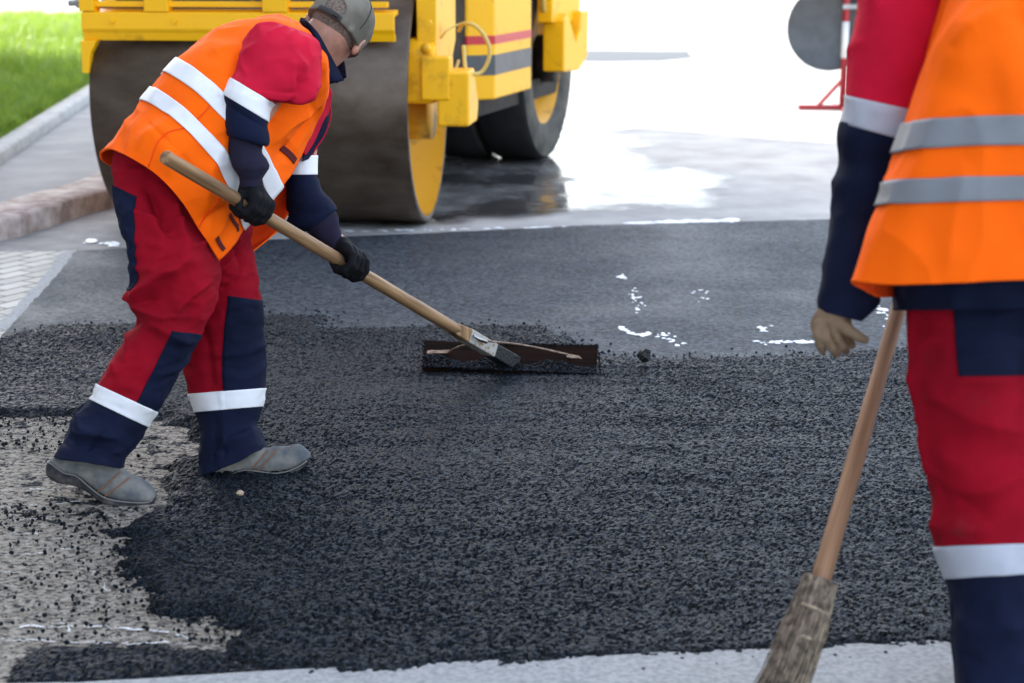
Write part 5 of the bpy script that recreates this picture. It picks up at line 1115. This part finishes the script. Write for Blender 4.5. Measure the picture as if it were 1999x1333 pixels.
    sdf_obj('navy_sleeve', sl_, np.minimum(np.minimum(sh, el), wr)-.1, np.maximum(np.maximum(sh, el), wr)+.1, .008, M['navy'], t)
    # body and head (above the frame)
    cen = P(2015, -300, 3.48); E = np.array([1, 0, 0.]); U = nrm([0, .1, 1]); Fw = nrm(np.cross(U, E)); hf, HL, Rm = head_fn(cen, E, U, Fw, P(2015, -190, 3.46))
    hw = P(1640, 625, 3.42); ls = P(1790, -70, 3.46); le = P(1690, 330, 3.46); lw = P(1636, 600, 3.43); top = P(2015, -100, 3.45); pel = P(2010, 480, 3.36)
    def body_fn(Q):
        d = hf(Q); d = smin(d, rcone(Q, P(2015, -190, 3.46), top, .06, .09), .04); d = smin(d, rcone(Q, top, pel, .13, .13), .05)
        for a, b, r1, r2 in ((top, ls, .09, .055), (ls, le, .052, .04), (le, lw, .04, .027), (top, sh, .08, .045), (sh, el, .045, .04), (el, wr, .04, .028), (pel, P(1900, 560, 3.33), .13, .09), (P(1900, 560, 3.33), P(1915, 930, 3.3), .085, .06), (P(1915, 930, 3.3), P(1955, 1430, 3.24), .058, .038), (pel, P(2130, 560, 3.35), .13, .09), (P(2130, 560, 3.35), P(2150, 930, 3.32), .085, .06), (P(2150, 930, 3.32), P(2195, 1430, 3.26), .058, .038)):
            d = smin(d, rcone(Q, a, b, r1, r2), .02)
        return d
    lo = np.array([lw[0]-.1, 3.0, .04]); hi = np.array([P(2340, 0, 3.6)[0], 4.0, HL(0, 0, .15)[2]])
    sdf_obj('body', body_fn, lo, hi, .009, M['skin'], t)
    def cap_fn(Q):
        q = Q-cen; zl = q@U; yl = q@Fw; d = np.maximum(ell(Q, HL(0, -.004, .036), (.092, .112, .096), Rm), -(zl+.005)); return smin(d, np.maximum(np.maximum(ell(Q, HL(0, .10, .028), (.078, .10, .03), Rm), np.abs(zl-.028)-.004), -yl+.02), .004)
    sdf_obj('cap', cap_fn, cen-.25, cen+.25, .006, M['cap'], t)
    # shoes
    for x0, Yd in ((1958, 3.24), (2198, 3.26)):
        cx_ = P(x0, 1440, Yd)[0]; mb = MB(); K = 20
        prof = [(-.09, .02, .03, .03), (-.07, .06, .04, .085), (0, .075, .042, .10), (.08, .06, .046, .085), (.15, .05, .050, .06), (.20, .035, .042, .05), (.225, .02, .02, .03)]
        V = []
        for y_, _, w_, h_ in prof:
            for j in range(16):
                a = 2*PI*j/16; V.append((cx_+w_*math.cos(a), Yd+y_, .0+max(0, h_*(.5+.5*math.sin(a)))))
        f = [(i*16+j, i*16+(j+1) % 16, (i+1)*16+(j+1) % 16, (i+1)*16+j) for i in range(len(prof)-1) for j in range(16)]+[tuple(range(16)), tuple(range(96, 112))[::-1]]
        mb.add(V, f); keep(mb.build('shoe', M['shoe'], None, True), t)
    # left glove, relaxed, beige
    W_ = P(1634, 606, 3.425); pc = P(1622, 634, 3.42)
    fing = [[(1598, 632, 3.39), (1596, 654, 3.38), (1600, 672, 3.385), (1606, 684, 3.40)], [(1609, 638, 3.39), (1614, 662, 3.375), (1624, 680, 3.38), (1634, 691, 3.40)], [(1620, 640, 3.40), (1632, 660, 3.395), (1645, 676, 3.40), (1653, 685, 3.42)], [(1630, 636, 3.43), (1645, 650, 3.44), (1658, 664, 3.45), (1664, 674, 3.46)]]
    th_ = [(1636, 630, 3.40), (1656, 644, 3.38), (1674, 656, 3.375), (1688, 663, 3.375)]
    def gfn(Q):
        d = smin(rcone(Q, W_+np.array([0, 0, .02]), pc, .030, .034), ell(Q, pc, (.040, .022, .034)), .015)
        for c in fing:
            f = None
            for a, b, r in zip(c[:-1], c[1:], (.0112, .0102, .0094)):
                x = rcone(Q, P(*a), P(*b), r, r*.92); f = x if f is None else smin(f, x, .002)
            d = smin(d, f, .003)
        f = None
        for a, b, r in zip(th_[:-1], th_[1:], (.0135, .0115, .0105)):
            x = rcone(Q, P(*a), P(*b), r, r*.92); f = x if f is None else smin(f, x, .003)
        return smin(d, f, .007)+.001*fbm(Q*80, 2, 6)
    sdf_obj('glove', gfn, P(1580, 700, 3.42)-np.array([.02, .09, .0]), P(1700, 590, 3.42)+np.array([.02, .09, .03]), .0035, M['beige_glove'], t)
    Hh = P(1860, 330, 3.80); bd = nrm(P(1760, 590, 3.72)-Hh)
    fnr, lor, hir = hand_grip(Hh, bd, np.array([.3, -.8, .1]), wr, (-.04, .04), .019, 1, -30, 210, .012, [wr, Hh+np.array([.04, .03, .0]), Hh+np.array([.02, .04, -.02]), Hh+np.array([-.01, .035, -.03])])
    sdf_obj('glove', fnr, lor, hir, .005, M['beige_glove'], t)
worker2()
def broom():
    A = P(1860, 330, 3.80)+(P(1860, 330, 3.80)-P(1760, 590, 3.72))*.35; B = P(1757, 592, 3.72); Cc = P(1603, 1130, 3.30); base = G(1500, 1440, 0)
    t = thing('broom', 'twig broom with a slim brown wooden handle held by the worker at the right edge', 'broom', tuple(base))
    d = nrm(Cc-B); A = B-d*.75
    q = Vector(d).to_track_quat('Z', 'Y'); L_ = np.linalg.norm(Cc-A)+.015; mb = MB(); k = 40; pr = [(0, .001), (0, .012)]
    for i in range(k+1): s = i/k; pr.append((.003+L_*s, (.0135+.0065*s)*(1+.05*float(vnoise(np.array([s*14, 0, 0]), 3)))))
    mb.lathe(pr+[(L_+.01, .001)], 18, 'z'); o = mb.build('handle', M['broomwood'], None, True); o.matrix_world = Matrix.Translation(tuple(A)) @ q.to_matrix().to_4x4(); o.parent = t; o.matrix_parent_inverse = Matrix.Translation(t.location).inverted()
    tip = G(1505, 1425, .0); top = Cc; ax = nrm(tip-top); Lb = np.linalg.norm(tip-top); s1 = nrm(np.cross(ax, [0, 1, 0])); s2 = np.cross(ax, s1); R = np.random.RandomState(2)
    for nm, m, n in (('bristles', M['bristle'], 520), ('bristles', M['bristle2'], 150)):
        mb = MB()
        for i in range(n):
            a = R.rand()*6.283; r0 = .026+.011*R.rand(); r1 = .030+.016*R.rand(); rr = math.sqrt(R.rand()); st = -.0+.02*R.rand(); ln = Lb*(.80+.22*R.rand())
            dr = s1*math.cos(a)*1.0+s2*math.sin(a)*.8; wob = s1*R.randn()*.004+s2*R.randn()*.004
            pts = [top+ax*st+dr*r0, top+ax*ln*.35+dr*(.040*rr)+wob, top+ax*ln*.7+dr*(.040*rr)+wob*1.5-s1*.004, top+ax*ln+dr*(.036*rr)+wob*3-s1*.012]
            for p_ in pts: p_[2] = max(p_[2], .004)
            mb.tube(pts, [.0019, .0018, .0015, .0008], 4, False)
        keep(mb.build(nm, m, None, True), t)
    keep(MB().tube([top+ax*.0, top+ax*Lb*.45, top+ax*Lb*.8], [.028, .03, .02], 16).build('bristle_core', M['bristle'], None, True), t)
    for s in (.06, .12):
        keep(MB().tube([top+ax*s-s1*.0, top+ax*(s+.006)], .0355, 20).build('binding_wire', M['bristle2'], None, True), t)
broom()
